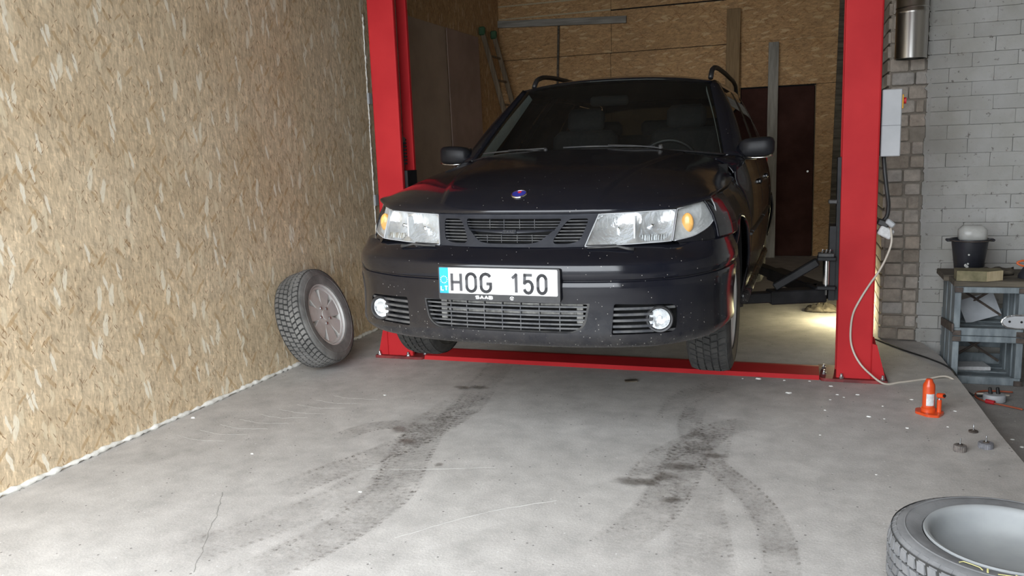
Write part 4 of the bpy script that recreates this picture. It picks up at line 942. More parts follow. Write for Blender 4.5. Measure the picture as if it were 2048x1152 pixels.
    rs = MB().bbox((0,3.35,.92), (1.36,.50,.16), .05).done('rear_seat', M['fabric'], CAR, smooth=True)
    MB().bbox((0,3.62,1.18), (1.34,.12,.56), .05, Matrix.Rotation(math.radians(-16),3,'X')).done('seat_back', M['fabric'], rs, smooth=True)
    for x in (-.4,.0,.4): MB().bbox((x,3.70,1.50), (.24,.08,.13), .03).done('headrest', M['fabric'], rs, smooth=True)
    MB().bbox((0,2.02,1.645), (.24,.03,.06), .014).done('rear_view_mirror', M['cavity'], CAR, smooth=True)
    MB().grid([[(x, y, 1.755-.03*(abs(x)/.6)**2) for y in np.linspace(2.14,4.3,6)] for x in np.linspace(-.58,.58,12)]).done('headlining', M['fabric'], CAR, smooth=True)
body()
# ================================================================== wheels
def tire_mb(R=.318, w=.205, rr=.203, nb=54, rows=5, seed=0, slant=.25):
    h = w/2
    prof = [(rr,-h*.80),(rr+.006,-h*.92),(rr+(R-rr)*.35,-h*1.0),(rr+(R-rr)*.62,-h*.985),(R-.022,-h*.90),(R-.010,-h*.80),(R-.008,-h*.4),(R-.008,h*.4),(R-.010,h*.80),(R-.022,h*.90),(rr+(R-rr)*.62,h*.985),(rr+(R-rr)*.35,h*1.0),(rr+.006,h*.92),(rr,h*.80),(rr-.004,h*.6),(rr-.004,-h*.6)]
    car_ = MB().lathe(prof, 64, 'x', closed=True)
    for sg in (-1, 1): car_.lathe([(rr+(R-rr)*.50, sg*h*.995),(rr+(R-rr)*.52, sg*h*1.015),(rr+(R-rr)*.55, sg*h*.990)], 64, 'x')
    tr = MB(); rnd = random.Random(seed)
    xs = np.linspace(-h*.80, h*.80, rows+1)
    for r in range(rows):
        x0, x1 = xs[r]+.0034, xs[r+1]-.0034; sh = r in (0, rows-1)
        for k in range(nb):
            a0 = 2*PI*(k+(.5 if r % 2 else 0))/nb; da = 2*PI/nb*.375; sl = slant*(2*PI/nb)*(1 if r < rows/2 else -1)
            V = []
            for rad, shr in ((R-.012, 1.0), (R+.0, .93)):
                for x, e in ((x0, -.5), (x1, .5)):
                    q = rad - (.007 if sh and abs(x) > h*.7 else 0)
                    for sgn in (-1, 1):
                        a = a0+sgn*da*shr+e*sl; V.append((x, q*math.cos(a), q*math.sin(a)))
            tr.add(V, [(0,1,3,2),(4,6,7,5),(0,4,5,1),(2,3,7,6),(0,2,6,4),(1,5,7,3)])
    if True:   # shoulder lugs running down the sidewall
        for sg in (-1, 1):
            for k in range(nb):
                a0 = 2*PI*k/nb; V = []
                for rad, xx in ((R-.008, h*.80), (R-.024, h*.925)):
                    for dd in (0, .004):
                        for sgn in (-1, 1):
                            a = a0+sgn*2*PI/nb*.33; V.append((sg*(xx-.004+dd), rad*math.cos(a), rad*math.sin(a)))
                tr.add(V, [(0,1,3,2),(4,6,7,5),(0,4,5,1),(2,3,7,6),(0,2,6,4),(1,5,7,3)])
    return car_, tr
def rim_parts(rr=.203, w=.205, side=1, nsp=7):
    """returns barrel, list of spokes, hub, lug list; face at +x*side"""
    h = w/2; f = h*.62
    barrel = MB().lathe([(rr-.002,h*.80),(rr+.004,h*.86),(rr-.004,h*.88),(rr-.014,h*.70),(rr-.020,h*.2),(rr-.030,-h*.3),(rr-.020,-h*.70),(rr-.004,-h*.88),(rr+.004,-h*.86),(rr-.002,-h*.80)], 56, 'x')
    barrel.lathe([(rr-.012,f+.014),(rr-.016,f+.016),(rr-.026,f+.012),(rr-.030,f+.004),(rr-.026,f-.02),(rr-.014,f-.02)], 56, 'x')
    sp = []
    for k in range(nsp):
        a = 2*PI*k/nsp; q = Matrix.Rotation(a, 3, 'X'); mb = MB(); R = []
        for r, hw, xf in ((.050,.026,f+.005),(.085,.039,f+.006),(.105,.046,f+.007),(.135,.051,f+.008),(.160,.056,f+.008),(rr-.022,.061,f+.007)):
            R.append([(xf-.030,-hw,r),(xf-.004,-hw,r),(xf,-hw+.004,r),(xf,hw-.004,r),(xf-.004,hw,r),(xf-.030,hw,r)])
        mb.grid(R, closed=True); mb.v = [tuple(q @ Vector(p)) for p in mb.v]; sp.append(mb)
    hub = MB().lathe([(0,f+.012),(.030,f+.011),(.034,f+.007),(.060,f+.006),(.098,f+.004),(.100,f-.028),(.0,f-.03)], 40, 'x')
    lug = []
    for k in range(5):
        a = 2*PI*k/5+.3; y, z = .055*math.cos(a), .055*math.sin(a); lug.append(MB().lathe([(.0,f+.013),(.009,f+.013),(.0105,f+.006),(.0105,f-.0)], 12, 'x', (0,y,z)))
    if side < 0:
        for m in [barrel, hub] + sp + lug: m.v = [(-x,y,z) for x, y, z in m.v]
    return barrel, sp, hub, lug
def wheel(parent, mt, mtr, mrim, M4, side=1, seed=0, car=False):
    ca, tr = tire_mb(seed=seed); b, sp, hub, lug = rim_parts(side=side)
    t = ca.done('wheel' if car else 'tire', mt, parent, angle=35); tr_o = tr.done('tread', mtr, t); MB().lathe([(.3085,-.088),(.3105,-.06),(.3105,.06),(.3085,.088)], 64, 'x').done('tread_groove', M['groove'], t)
    r = b.done('rim', mrim, t if car else parent, angle=40)
    host = t if car else r
    for m in sp: m.done('spoke', mrim, host, angle=20)
    hub.done('hub', mrim, host, angle=40)
    for m in lug: m.done('lug_nut', M['steel'], host)
    # brake disc / dark back
    t.matrix_local = M4
    if not car: r.matrix_local = M4
    return t
for x, y, z, sd in ((.757,.945,.588,1),(-.757,.945,.588,-1),(.757,3.648,.588,1),(-.757,3.648,.588,-1)):
    wheel(CAR, M['rubber_dark'], M['rubber_dark'], M['alloy'], Matrix.Translation((x,y,z)), sd, 3, True)
    MB().lathe([(.05,.0),(.145,.0),(.145,-.022),(.05,-.022)], 32, 'x', (x+sd*.005,y,z), closed=True).done('brake_disc', M['steel'], CAR, angle=40)
    MB().tube([(x-sd*.10,y,z),(x-sd*.34,y,z+.04)], .045, 10).done('suspension_arm', M['cavity'], CAR)
def standing_wheel():
    t = tag(empty('spare_wheel', (-2.985,4.56,0)), 'dusty winter tyre on a seven-spoke alloy rim leaning against the strand board wall', 'wheel')
    a = math.radians(18)
    M4 = Matrix.Translation((-.004,0,.334)) @ Matrix.Rotation(math.radians(4), 4, 'Z') @ Matrix.Rotation(-a, 4, 'Y') @ Matrix.Rotation(math.radians(22), 4, 'X')
    wheel(t, M['rubber'], M['rubber'], M['alloy'], M4, 1, 5)
standing_wheel()
def lying_wheel():
    t = tag(empty('loose_wheel', (.580,2.585,0)), 'grey dusty tyre lying flat with a deep plain steel rim', 'wheel')
    ca, tr = tire_mb(.322, .205, .222, 52, 5, 9)
    q = Matrix.Rotation(math.radians(-90), 4, 'Y')   # +x axis -> +z
    M4 = Matrix.Translation((0,0,.104)) @ q @ Matrix.Rotation(.4, 4, 'X')
    o = ca.done('tire', M['rubber_grey'], t, angle=35); tr.done('tread', M['rubber_grey'], o); o.matrix_local = M4
    MB().lathe([(.3125,-.088),(.3145,-.06),(.3145,.06),(.3125,.088)], 64, 'x').done('tread_groove', M['groove'], o)
    r = MB().lathe([(.219,-.080),(.226,-.092),(.221,-.097),(.212,-.094),(.204,-.082),(.200,-.05),(.190,-.02),(.188,.02),(.200,.06),(.219,.085),(.225,.095),(.222,.101),(.214,.100),(.206,.092),(.202,.080),(.197,.055),(.186,.035),(.165,.022),(.12,.012),(.06,.006),(.0,.004)], 64, 'z', (0,0,.104)).done('rim', M['rim_steel'], t, angle=40)
    for (a0, r0, w) in ((200,.19,.02),(238,.19,.025)):
        a = math.radians(a0+25); MB().bbox((r0*math.cos(a), r0*math.sin(a), .16), (.010,.045,.012), .003, Matrix.Rotation(a,3,'Z')).done('balance_weight', M['rust'], r)
    ch = MB(); z = .2085
    def on(r_, deg): a = math.radians(deg); return (r_*math.cos(a), r_*math.sin(a), z)
    ch.tube([on(.262,232),on(.250,233),on(.249,238),on(.252,243),on(.262,245)][::1], .0022, 6, flat=.4)
    ch.tube([on(.247,247),on(.268,248)], .0025, 6, flat=.4); ch.tube([on(.263,253),on(.258,258),on(.255,264)], .0020, 6, flat=.4); ch.tube([on(.248,262),on(.262,266)], .002, 6, flat=.4)
    ch.done('crayon_mark', M['chalk'], o).matrix_local = M4.inverted()
lying_wheel()

# ================================================================== two-post lift
def hold(par, o):
    o.parent = par; o.matrix_parent_inverse = Matrix.Translation(par.location).inverted(); return o
def lift():
    LX = -1.1465
    T = tag(empty('car_lift', (LX,5.02,0)), 'red two-post car lift with black swing arms under the black car', 'car lift')
    for s in (1, -1):
        X = lambda d: LX+s*d
        # C-section column, opening towards the car
        a, b, y0, y1, th = 1.3365, 1.5245, 4.918, 5.130, .007
        prof = [(a,y0+.030),(a,y0+.006),(a+.003,y0+.001),(a+.008,y0),(b-.010,y0),(b-.003,y0+.003),(b,y0+.010),(b,y1-.010),(b-.003,y1-.003),(b-.010,y1),(a+.008,y1),(a+.003,y1-.001),(a,y1-.006),(a,y1-.030),
                (a+th,y1-.030),(a+th,y1-th),(b-th,y1-th),(b-th,y0+th),(a+th,y0+th),(a+th,y0+.030)]
        mb = MB().prism([(X(p), q) for p, q in prof], lambda x, y: (x,y,.018), lambda x, y: (x,y,2.80))
        col = hold(T, mb.done('column', M['red'])); 
        # raised fold line beside the opening
        # base plate, gussets, anchors
        bp = MB().prism(rounded([(X(1.26),4.884),(X(1.605),4.884),(X(1.605),5.20),(X(1.245),5.20),(X(1.245),4.93)], [.03,.006,.006,.006,.03]), lambda x, y: (x,y,0), lambda x, y: (x,y,.018)).done('base_plate', M['redworn'], col)
        MB().prism([(b-.002,.018),(b+.072,.018),(b+.022,.215),(b-.002,.222)], lambda x, z: (X(x),y0,z), lambda x, z: (X(x),y0+.010,z)).done('gusset', M['red'], col)
        MB().prism([(b-.002,.018),(b+.072,.018),(b+.022,.215),(b-.002,.222)], lambda x, z: (X(x),y1-.010,z), lambda x, z: (X(x),y1,z)).done('gusset', M['red'], col)
        for bx, byy in ((1.365,4.902),(1.580,4.902),(1.275,4.975),(1.275,5.10),(1.575,5.165),(1.40,5.165)):
            MB().cyl((X(bx),byy,.018), (X(bx),byy,.046), .007, n=8).cyl((X(bx),byy,.018), (X(bx),byy,.030), .013, n=6).done('anchor_bolt', M['steel'], col)
        # screw, lock rack and chain inside the column
        MB().cyl((X(1.46),5.02,.02), (X(1.46),5.02,2.75), .022, n=14).done('lift_screw', M['steel'], col)
        MB().box2((X(1.352),4.975,1.02 if s > 0 else 1.0), (X(1.358),4.990,2.7)).done('lock_rail', M['steel'], col)
        for k in range(8): MB().box2((X(1.345),5.005,1.30+.022*k), (X(1.365),5.020,1.312+.022*k)).done('chain_link', M['liftblack'], col)
        MB().cyl((X(1.345),4.992,1.46), (X(1.352),4.992,1.46), .018, n=16).done('pulley', M['steel'], col)
        # carriage
        ca = MB().box2((X(1.318),4.955,.46), (X(1.44),5.095,1.26)); ca.box2((X(1.285),4.94,.46), (X(1.318),5.11,.88))
        ca = hold(T, ca.done('carriage', M['liftblack']))
        for z in (.70, .535): MB().bbox((X(1.272),4.955,z), (.10,.11,.022), .004).done('pivot_lug', M['liftblack'], ca)
        MB().cyl((X(1.272),4.945,.545), (X(1.272),4.945,.695), .020, n=18).done('pivot_pin', M['chrome'], ca, angle=40)
        MB().cyl((X(1.272),4.945,.49), (X(1.272),4.945,.53), .008, n=10).done('pin_tip', M['chrome'], ca)
        MB().bbox((X(1.268),4.935,.722), (.085,.07,.022), .004).done('lock_plate', M['grey_plastic'], ca)
        for k in range(3): MB().tube([(X(1.245+.02*k),4.905,.735),(X(1.25+.02*k),4.91,.752),(X(1.262+.02*k),4.93,.742)], .004, 6).done('lock_spring', M['steel'], ca)
        MB().bbox((X(1.300),4.985,1.015), (.05,.06,.022), .004).done('stop_block', M['grey_plastic'], ca)
        # swing arms with pads under the sills
        for nm, p0, p1 in (('f',(1.250,4.99,.485),(.79,4.80,.485)), ('r',(1.250,5.07,.485),(.79,6.18,.485))):
            A, Bv = Vector((X(p0[0]),p0[1],p0[2])), Vector((X(p1[0]),p1[1],p1[2])); d = (Bv-A); L_ = d.length; d.normalize(); ang = math.atan2(d.y, d.x); rot = Matrix.Rotation(ang, 3, 'Z')
            m1 = A+d*L_*.30; m2 = A+d*L_*.72
            ar = hold(T, MB().bbox(tuple(m1), (L_*.64,.105,.078), .006, rot).done('swing_arm', M['liftblack']))
            MB().bbox(tuple(m2), (L_*.50,.078,.058), .005, rot).done('arm_extension', M['liftblack'], ar)
            MB().cyl((Bv.x,Bv.y,.44), (Bv.x,Bv.y,.505), .04, n=18).cyl((Bv.x,Bv.y,.503), (Bv.x,Bv.y,.530), .062, n=24).done('lift_pad', M['rubber_dark'], ar)
            MB().bbox(tuple(A+Vector((0,0,.045))), (.12,.13,.014), .003, rot).done('arm_gear_plate', M['liftblack'], ar)
        # slanting arm brace
        MB().bbox((X(1.11),4.905,.612), (.275,.06,.045), .006, Matrix.Rotation(s*math.radians(-33),3,'Y')).done('arm_brace', M['liftblack'], ca)
    bm = MB().prism([(4.905,0),(4.918,.024),(5.10,.030),(5.165,.020),(5.19,0)], lambda y, z: (LX-1.247,y,z), lambda y, z: (LX+1.247,y,z))
    hold(T, bm.done('floor_beam', M['red']))
lift()
def control_box():
    b = tag(rebase(MB().bbox((.4335,5.03,1.434), (.098,.165,.355), .004).done('electrical_box', M['boxgrey'])), 'pale grey electrical control box on the lift column', 'electrical box')
    k = MB().bbox((.486,4.985,1.545), (.010,.055,.075), .003).done('switch_plate', M['yellow']); hold(b, k)
    hold(b, MB().cyl((.488,4.985,1.55), (.505,4.985,1.55), .017, n=16).done('switch_knob', M['badgered']))
    hold(b, MB().box2((.384,4.945,1.42), (.482,4.9475,1.4215)).done('lid_seam', M['grey_plastic']))
    c = MB().tube([tuple(p) for p in cat([(.405,5.0,1.262),(.412,4.985,1.18),(.425,4.98,1.08),(.437,4.985,.98),(.432,4.99,.93),(.40,5.0,.885)], 30)], .011, 10).done('black_conduit', M['cable_black'], smooth=True)
    tag(rebase(c), 'thick black cable hanging below the grey electrical box', 'cable')
    j = MB().bbox((.425,4.965,.845), (.075,.06,.055), .006, Matrix.Rotation(.5,3,'Y')).done('socket_block', M['lampwhite'])
    tag(rebase(j), 'small white socket block hanging beside the lift column', 'socket')
    hold(j, MB().bbox((.446,4.955,.895), (.05,.05,.03), .006, Matrix.Rotation(.7,3,'Y')).done('plug', M['boxgrey']))
    hold(j, MB().bbox((.412,4.96,.895), (.06,.05,.035), .006, Matrix.Rotation(.35,3,'Y')).done('plug', M['cable_black']))
    P = [(.448,4.93,.870),(.452,4.90,.800),(.430,4.903,.715),(.399,4.905,.643),(.350,4.908,.560),(.303,4.908,.473),(.272,4.908,.40),(.260,4.906,.31),(.266,4.902,.215),(.285,4.895,.16),(.316,4.88,.110),(.365,4.872,.06),(.43,4.868,.012),(.53,4.93,.006),(.663,5.02,.006),(.80,5.075,.006),(.845,5.06,-.03),(.89,5.03,-.073),(.93,5.06,-.073),(1.00,5.06,-.073),(1.09,5.055,-.073)]
    tag(rebase(MB().tube([tuple(p) for p in cat(P, 140)], .0058, 8).done('extension_cable', M['cable_white'], smooth=True)), 'cream cable looping down the red column and across the floor', 'cable')
    P = [(.47,6.015,.006),(.55,5.85,.006),(.62,5.71,.006),(.748,5.50,.006),(.808,5.37,.006),(.838,5.16,.002),(.862,5.06,-.05),(.92,5.015,-.072),(.975,5.02,-.07),(.990,4.985,-.05)]
    tag(rebase(MB().tube([tuple(p) for p in cat(P, 70)], .0055, 8).done('black_cable', M['cable_black'], smooth=True)), 'black cable running over the slab edge beside the crates', 'cable')
    P = [(1.12,5.125,-.072),(1.06,5.13,-.072),(.96,5.11,-.072),(.915,5.00,-.072),(.955,4.90,-.072),(1.02,4.86,-.072),(1.10,4.80,-.072)]
    tag(rebase(MB().tube([tuple(p) for p in cat(P, 70)], .005, 8).done('orange_cord', M['cable_red'], smooth=True)), 'dull orange cord looped on the dark ground', 'cord')
    d = MB().lathe([(0,0),(.050,0),(.056,.006),(.056,.036),(.050,.042),(0,.042)], 28, 'z', (0,0,0)); d.v = [(x*1.0+.995, y*.8+4.945, z-.08) for x, y, z in d.v]
    so = tag(rebase(d.done('socket_ring', M['boxgrey'], angle=40)), 'round grey multi-socket block on the dark ground', 'socket')
    for dx, dy in ((-.018,.005),(.02,.012)): hold(so, MB().cyl((.995+dx,4.945+dy,-.038), (.990+dx,4.945+dy,-.004), .011, .008, 10).done('plug', M['cable_black']))
    tag(rebase(MB().cyl((.948,4.905,-.068), (.985,4.88,-.068), .012, n=10).done('red_plug', M['badgered'])), 'small red plug lying beside the socket block', 'plug')
control_box()
def flue():
    f = tag(empty('flue_pipe', (.612,5.885,1.838)), 'shiny round steel flue pipe hanging in front of the bare brick pier', 'pipe')
    hold(f, MB().lathe([(.086,1.838),(.092,1.838),(.093,1.842),(.093,2.105),(.096,2.110),(.096,2.122),(.093,2.127),(.093,3.498),(.086,3.498)], 44, 'z', (.612,5.885,0)).done('pipe_shell', M['flue'], angle=40))
    hold(f, MB().lathe([(.0,1.855),(.086,1.855)], 44, 'z', (.612,5.885,0)).done('pipe_cap', M['cavity']))
    hold(f, MB().lathe([(.0935,2.14),(.0965,2.145),(.0935,2.15)], 44, 'z', (.612,5.885,0)).done('seam_ring', M['flue'], angle=40))
flue()

# ================================================================== things at the back
def back_things():
    rx = lambda a: Matrix.Rotation(math.radians(a), 3, 'X')
    def plank(nm, x0, x1, z0, z1, y, tilt, mat, lab, c, th=.03, ry=0):
        h = z1-z0; o = MB().bbox((0,0,h/2), (x1-x0, th, h), .004).done(nm, mat); o.location = ((x0+x1)/2, y-math.sin(math.radians(tilt))*h-.03, z0); o.rotation_euler = (math.radians(-tilt), math.radians(ry), 0); return tag(o, lab, c)
    plank('wooden_beam', -.93, -.775, 0, 2.90, 10.37, 2.2, M['beam_wood'], 'thick brown beam leaning on the back wall left of the dark door', 'beam', .07, .8)
    plank('grey_plank', -.432, -.318, 0, 2.49, 10.35, 2.5, M['grey_post'], 'weathered grey plank standing in front of the dark brown door', 'plank', .03, .25)
    plank('dark_board', .268, .40, 0, 2.95, 10.37, 1.6, M['wood_dark'], 'dark board leaning on the back wall near the right column', 'board', .03, 1.3)
    b = MB().bbox((-2.925,10.375,2.930), (1.68,.045,.085), .003, Matrix.Rotation(math.radians(2.6),3,'Y')).done('wall_rail', M['grey_wood']); b.data.transform(Matrix.Identity(4))
    tag(rebase(b), 'long grey board fixed high and level on the back wall', 'board')
    p = MB().tube([(-3.06,10.30,0), (-2.945,10.37,2.885)], .014, 10).done('thin_pole', M['wood_dark']); tag(rebase(p), 'thin dark pole propped under the long grey wall board', 'pole')
    l = tag(empty('ladder', (-3.0,9.9,0)), 'old ladder leaning in the dim back corner beside the hardboard sheets', 'ladder')
    for y in (9.66, 10.06):
        hold(l, MB().bbox((-3.345,y,1.41), (.06,.028,2.90), .004, Matrix.Rotation(math.radians(-14.3),3,'Y')).done('rail', M['wood']))
        hold(l, MB().bbox((-3.70,y,2.80), (.075,.06,.10), .012).done('rail_cap', M['green']))
    for k in range(9):
        t = (k+.6)/9.6; hold(l, MB().cyl((-2.985-.715*t,9.66,2.80*t), (-2.985-.715*t,10.06,2.80*t), .014, n=10).done('rung', M['wood']))
    for nm, y0, y1, mt, lab in (('plywood_sheet', 6.45, 8.62, 'ply', 'dull grey brown plywood sheet leaning along the left rear wall'), ('hardboard_sheet', 8.64, 9.58, 'ply2', 'darker reddish hardboard sheet beside the plywood at the rear')):
        o = MB().bbox((0,0,1.36), (.014,y1-y0,2.72), .002).done(nm, M[mt]); o.location = (-3.715+(.01 if nm[0]=='h' else 0),(y0+y1)/2,0); o.rotation_euler = (0,math.radians(-.5),0); tag(o, lab, 'sheet')
    lp = tag(empty('work_lamp', (.300,6.58,0)), 'lit inspection lamp on the floor behind the right red column', 'lamp')
    hold(lp, MB().lathe([(0,0),(.05,0),(.05,.012),(.02,.02),(.016,.045),(0,.045)], 20, 'z', (.300,6.58,0)).done('lamp_base', M['plastic'], angle=40))
    hold(lp, MB().lathe([(0,.045),(.018,.045),(.018,.26),(0,.262)], 20, 'z', (.300,6.58,0)).done('light_tube', M['lamp'], angle=40))
    hold(lp, MB().lathe([(0,.262),(.02,.262),(.02,.29),(0,.295)], 20, 'z', (.300,6.58,0)).done('lamp_top', M['plastic'], angle=40))
back_things()

# ================================================================== crates and clutter on the right
def crate(z0, lab, dx=0.0):
    x0, x1, y0, y1, h = .838+dx, 1.185+dx, 5.30, 5.76, .285
    c = tag(empty('slatted_crate', ((x0+x1)/2, (y0+y1)/2, z0)), lab, 'crate', 'stacked crates')
    def ad(nm, a, b, mat='crate', r=.003): return hold(c, MB().bbox([(p+q)/2 for p, q in zip(a, b)], [abs(q-p) for p, q in zip(a, b)], r).done(nm, M[mat]))
    for x in (x0, x1-.014):
        for y in (y0, y0+.155, y0+.31): ad('side_slat', (x,y,z0+.004), (x+.014,y+(.125 if y < y0+.3 else .135),z0+h))
    for z in ((z0+.005,) if z0 > 0 else (z0+.005, z0+h*.40, z0+h*.74)): ad('back_slat', (x0,y1-.0,z), (x1,y1+.014,z+.07))
    for k in range(4): ad('bottom_slat', (x0+.002,y0+.02+.11*k,z0), (x1-.002,y0+.11+.11*k,z0+.012))
    ad('front_rail', (x0-.004,y0-.016,z0), (x1+.004,y0-.001,z0+.045)); ad('front_rail', (x0-.004,y0-.016,z0+h-.034), (x1+.004,y0-.001,z0+h))
    for x in (x0-.006, x1-.028):
        ad('corner_post', (x,y0-.022,z0+.045), (x+.034,y0+.004,z0+h-.034)); ad('corner_iron', (x-.003,y0-.026,z0+.002), (x+.040,y0-.016,z0+.030), 'rust', .001); ad('corner_iron', (x-.003,y0-.026,z0+h-.03), (x+.040,y0-.016,z0+h-.002), 'rust', .001)
    xa, xb = x0+.035, x1-.035; xm = (xa+xb)/2
    for a, b in (((xa,z0+.05),(xb,z0+h-.04)), ((xa,z0+h-.04),(xb,z0+.05))):
        hold(c, MB().tube([(a[0],y1-.09,a[1]), (b[0],y1-.09,b[1])], .008, 6).done('cross_brace', M['rust']))
    return c
def clutter():
    crate(-.08, 'grey blue slatted crate at the bottom of the stack by the white brick wall'); crate(.208, 'grey blue slatted crate on top of the stack under the weathered planks')
    # iron angle hooked on the crates' left side
    o = MB().bbox((0,0,0), (.012,.40,.05), .002, Matrix.Rotation(math.radians(-6),3,'X')).done('iron_angle', M['rust']); o.location = (.826,5.46,.235); tag(o, 'rusty iron strip along the left side of the stacked crates', 'iron strip')
    tag(rebase(MB().bbox((1.03,5.66,.305), (.22,.006,.15), .002, Matrix.Rotation(.25,3,'Z') @ Matrix.Rotation(-.35,3,'X') @ Matrix.Rotation(-.25,3,'Y')).done('foil_sheet', M['sheet'])), 'pale silver sheet leaning inside the upper crate', 'sheet')
    tag(rebase(MB().bbox((.99,5.62,-.056), (.19,.14,.024), .004, Matrix.Rotation(.15,3,'Z')).done('white_board', M['lampwhite'])), 'flat white board piece inside the lower crate', 'board')
    # planks on top
    for (y0, y1, x0, x1, lab) in ((5.28,5.47,.825,1.34,'front weathered plank lying across the upper crate'), (5.485,5.78,.80,1.30,'wide rear weathered plank lying across the upper crate')):
        tag(rebase(MB().bbox(((x0+x1)/2,(y0+y1)/2,.512), (x1-x0,y1-y0,.035), .005).done('top_plank', M['wood_dark'])), lab, 'plank', 'planks on the crates')
    # bucket
    b = tag(empty('bucket', (.948,5.60,.530)), 'black plastic bucket splashed with plaster standing on the planks', 'bucket')
    prof = [(.0,.0),(.072,.0),(.076,.006),(.100,.196),(.110,.200),(.110,.208),(.104,.209),(.098,.204),(.074,.012),(.0,.010)]
    hold(b, MB().lathe(prof, 40, 'z', (.948,5.60,.530)).done('bucket_body', M['bucket'], angle=40))
    for s in (-1, 1): hold(b, MB().bbox((.948+s*.116,5.60,.730), (.030,.05,.016), .005).done('handle_lug', M['bucket']))
    pts = [(.948+.116*math.cos(a), 5.60-.116*math.sin(a)*1.0, .731-.0*math.sin(a)) for a in np.linspace(0, PI, 18)]
    hold(b, MB().tube(pts, .003, 6).done('bail_handle', M['rust'], smooth=True))
    rr = random.Random(5)
    for dx, z, r in ((-.028,.585,.010),(-.020,.578,.008),(-.026,.568,.006),(-.018,.595,.006),(-.016,.650,.006)):
        rad = .074+.026*(z-.53)/.2; y = 5.60-math.sqrt(max(rad*rad-dx*dx,0)); hold(b, MB().lathe([(0,-.003),(r,-.001),(r*.6,.0015)], 9, 'y', (.948+dx,y-.001,z)).done('plaster_splash', M['splat']))
    j = MB().bbox((.960,5.60,.765), (.150,.115,.105), .025).done('plastic_tub', M['jar'], angle=50); tag(rebase(j), 'upturned clear plastic tub sitting in the black bucket', 'tub')
    # block with a freshly sawn end
    q = Matrix.Rotation(math.radians(4), 3, 'Z'); w_ = empty('wood_block', (.95,5.335,.5295)); tag(w_, 'mossy timber block with a pale sawn end on the crate planks', 'wood block')
    outl = [(.835,5.275),(.985,5.255),(1.075,5.315),(1.075,5.40),(.84,5.40)]
    hold(w_, MB().prism(outl, lambda x, y: (x,y,.530), lambda x, y: (x,y,.588)).done('block_body', M['mossy']))
    hold(w_, MB().prism([(.9862,5.2530),(1.0765,5.3135),(1.0745,5.3160),(.9842,5.2560)], lambda x, y: (x,y,.531), lambda x, y: (x,y,.587)).done('sawn_end', M['sawn']))
    R = []; rb = random.Random(2)
    for k in range(9):
        t = k/8; w2 = .052*math.sin(PI*(t*.9+.05))**.4; R.append([(1.075+.19*(t-.5)+.004*rb.random(), 5.50+.03*t+w2*math.cos(2*PI*q/10)*rb.uniform(.8,1.1), .5295+max(0,.020+.020*math.sin(2*PI*q/10))*rb.uniform(.75,1.3)) for q in range(10)])
    mb = MB().grid(R, closed=True); mb.f += [tuple(range(10)), tuple(80+q for q in range(10))]
    tag(rebase(mb.done('bark_piece', M['wood_dark'], smooth=True)), 'dark ragged piece of bark beside the black bucket', 'bark')
    # oil can with an orange handle
    oc = tag(empty('oil_can', (1.235,5.42,.5295)), 'black conical oil can with an orange handle on the planks', 'oil can')
    hold(oc, MB().lathe([(0,.530),(.062,.530),(.062,.545),(.030,.605),(.012,.640),(.008,.70),(0,.70)], 24, 'z', (1.235,5.42,0)).done('can_body', M['bucket'], angle=40))
    hold(oc, MB().tube([tuple(p) for p in cat([(1.225,5.41,.625),(1.185,5.40,.632),(1.160,5.395,.620),(1.185,5.39,.605),(1.222,5.40,.603)], 20)], .006, 8).done('handle', M['orange'], smooth=True))
    # two tyres stacked at the right with a chainsaw on top
    for k, (z, lab) in enumerate(((.022,'black worn tyre lying on the ground under another tyre'), (.228,'black worn tyre lying on top of another tyre'))):
        t = tag(empty('old_tire', (1.452,4.90,z-.102)), lab, 'tyre', 'stacked old tyres'); ca, tr = tire_mb(.318,.20,.20,50,5,20+k)
        o = ca.done('tire', M['rubber_dark'], t, angle=35); tr.done('tread', M['rubber_dark'], o); o.matrix_local = Matrix.Translation((0,0,.102)) @ Matrix.Rotation(math.radians(90),4,'Y')
    s = tag(empty('chainsaw', (1.45,4.78,.3345)), 'chainsaw with a pale guide bar resting on the stacked tyres', 'chainsaw')
    bar = [(1.36,.435),(1.02,.440),(.985,.432),(.968,.418),(.965,.404),(.972,.390),(.99,.378),(1.03,.371),(1.36,.366)]
    q = lambda y: (lambda x, z: (x, y+(1.36-x)*-.12, z))
    br = hold(s, MB().prism(bar, q(4.775), q(4.781)).done('guide_bar', M['boxgrey']))
    ch = [(x, z) for x, z in bar]; MB().tube([(x, 4.778-(1.36-x)*.12, z) for x, z in bar], .005, 6).done('saw_chain', M['steel'], br)
    for x, z in ((1.00,.408),(1.055,.406)): MB().cyl((x,4.774-(1.36-x)*.12,z), (x,4.780-(1.36-x)*.12,z), .006, n=10).done('bar_hole', M['cavity'], br)
    hold(s, MB().bbox((1.50,4.80,.425), (.30,.18,.18), .03).done('engine_housing', M['orange']))
    hold(s, MB().tube([tuple(p) for p in cat([(1.42,4.74,.50),(1.42,4.75,.58),(1.42,4.85,.58),(1.42,4.87,.50)], 20)], .012, 8).done('front_handle', M['plastic'], smooth=True))
    hold(s, MB().tube([tuple(p) for p in cat([(1.64,4.80,.47),(1.73,4.80,.475),(1.78,4.80,.43),(1.76,4.80,.37),(1.64,4.80,.365)], 24)], .015, 8).done('rear_handle', M['plastic'], smooth=True))
    hold(s, MB().lathe([(0,-.012),(.06,-.010),(.068,.0),(.068,.01)], 24, 'y', (1.52,4.708,.425)).done('starter_cover', M['plastic'], angle=40))
    hold(s, MB().bbox((1.40,4.715,.402), (.12,.02,.09), .008).done('bar_cover', M['plastic']))
    # bottle jack
    j = tag(empty('bottle_jack', (.602,4.40,0)), 'orange red bottle jack with silver label standing on the concrete', 'bottle jack')
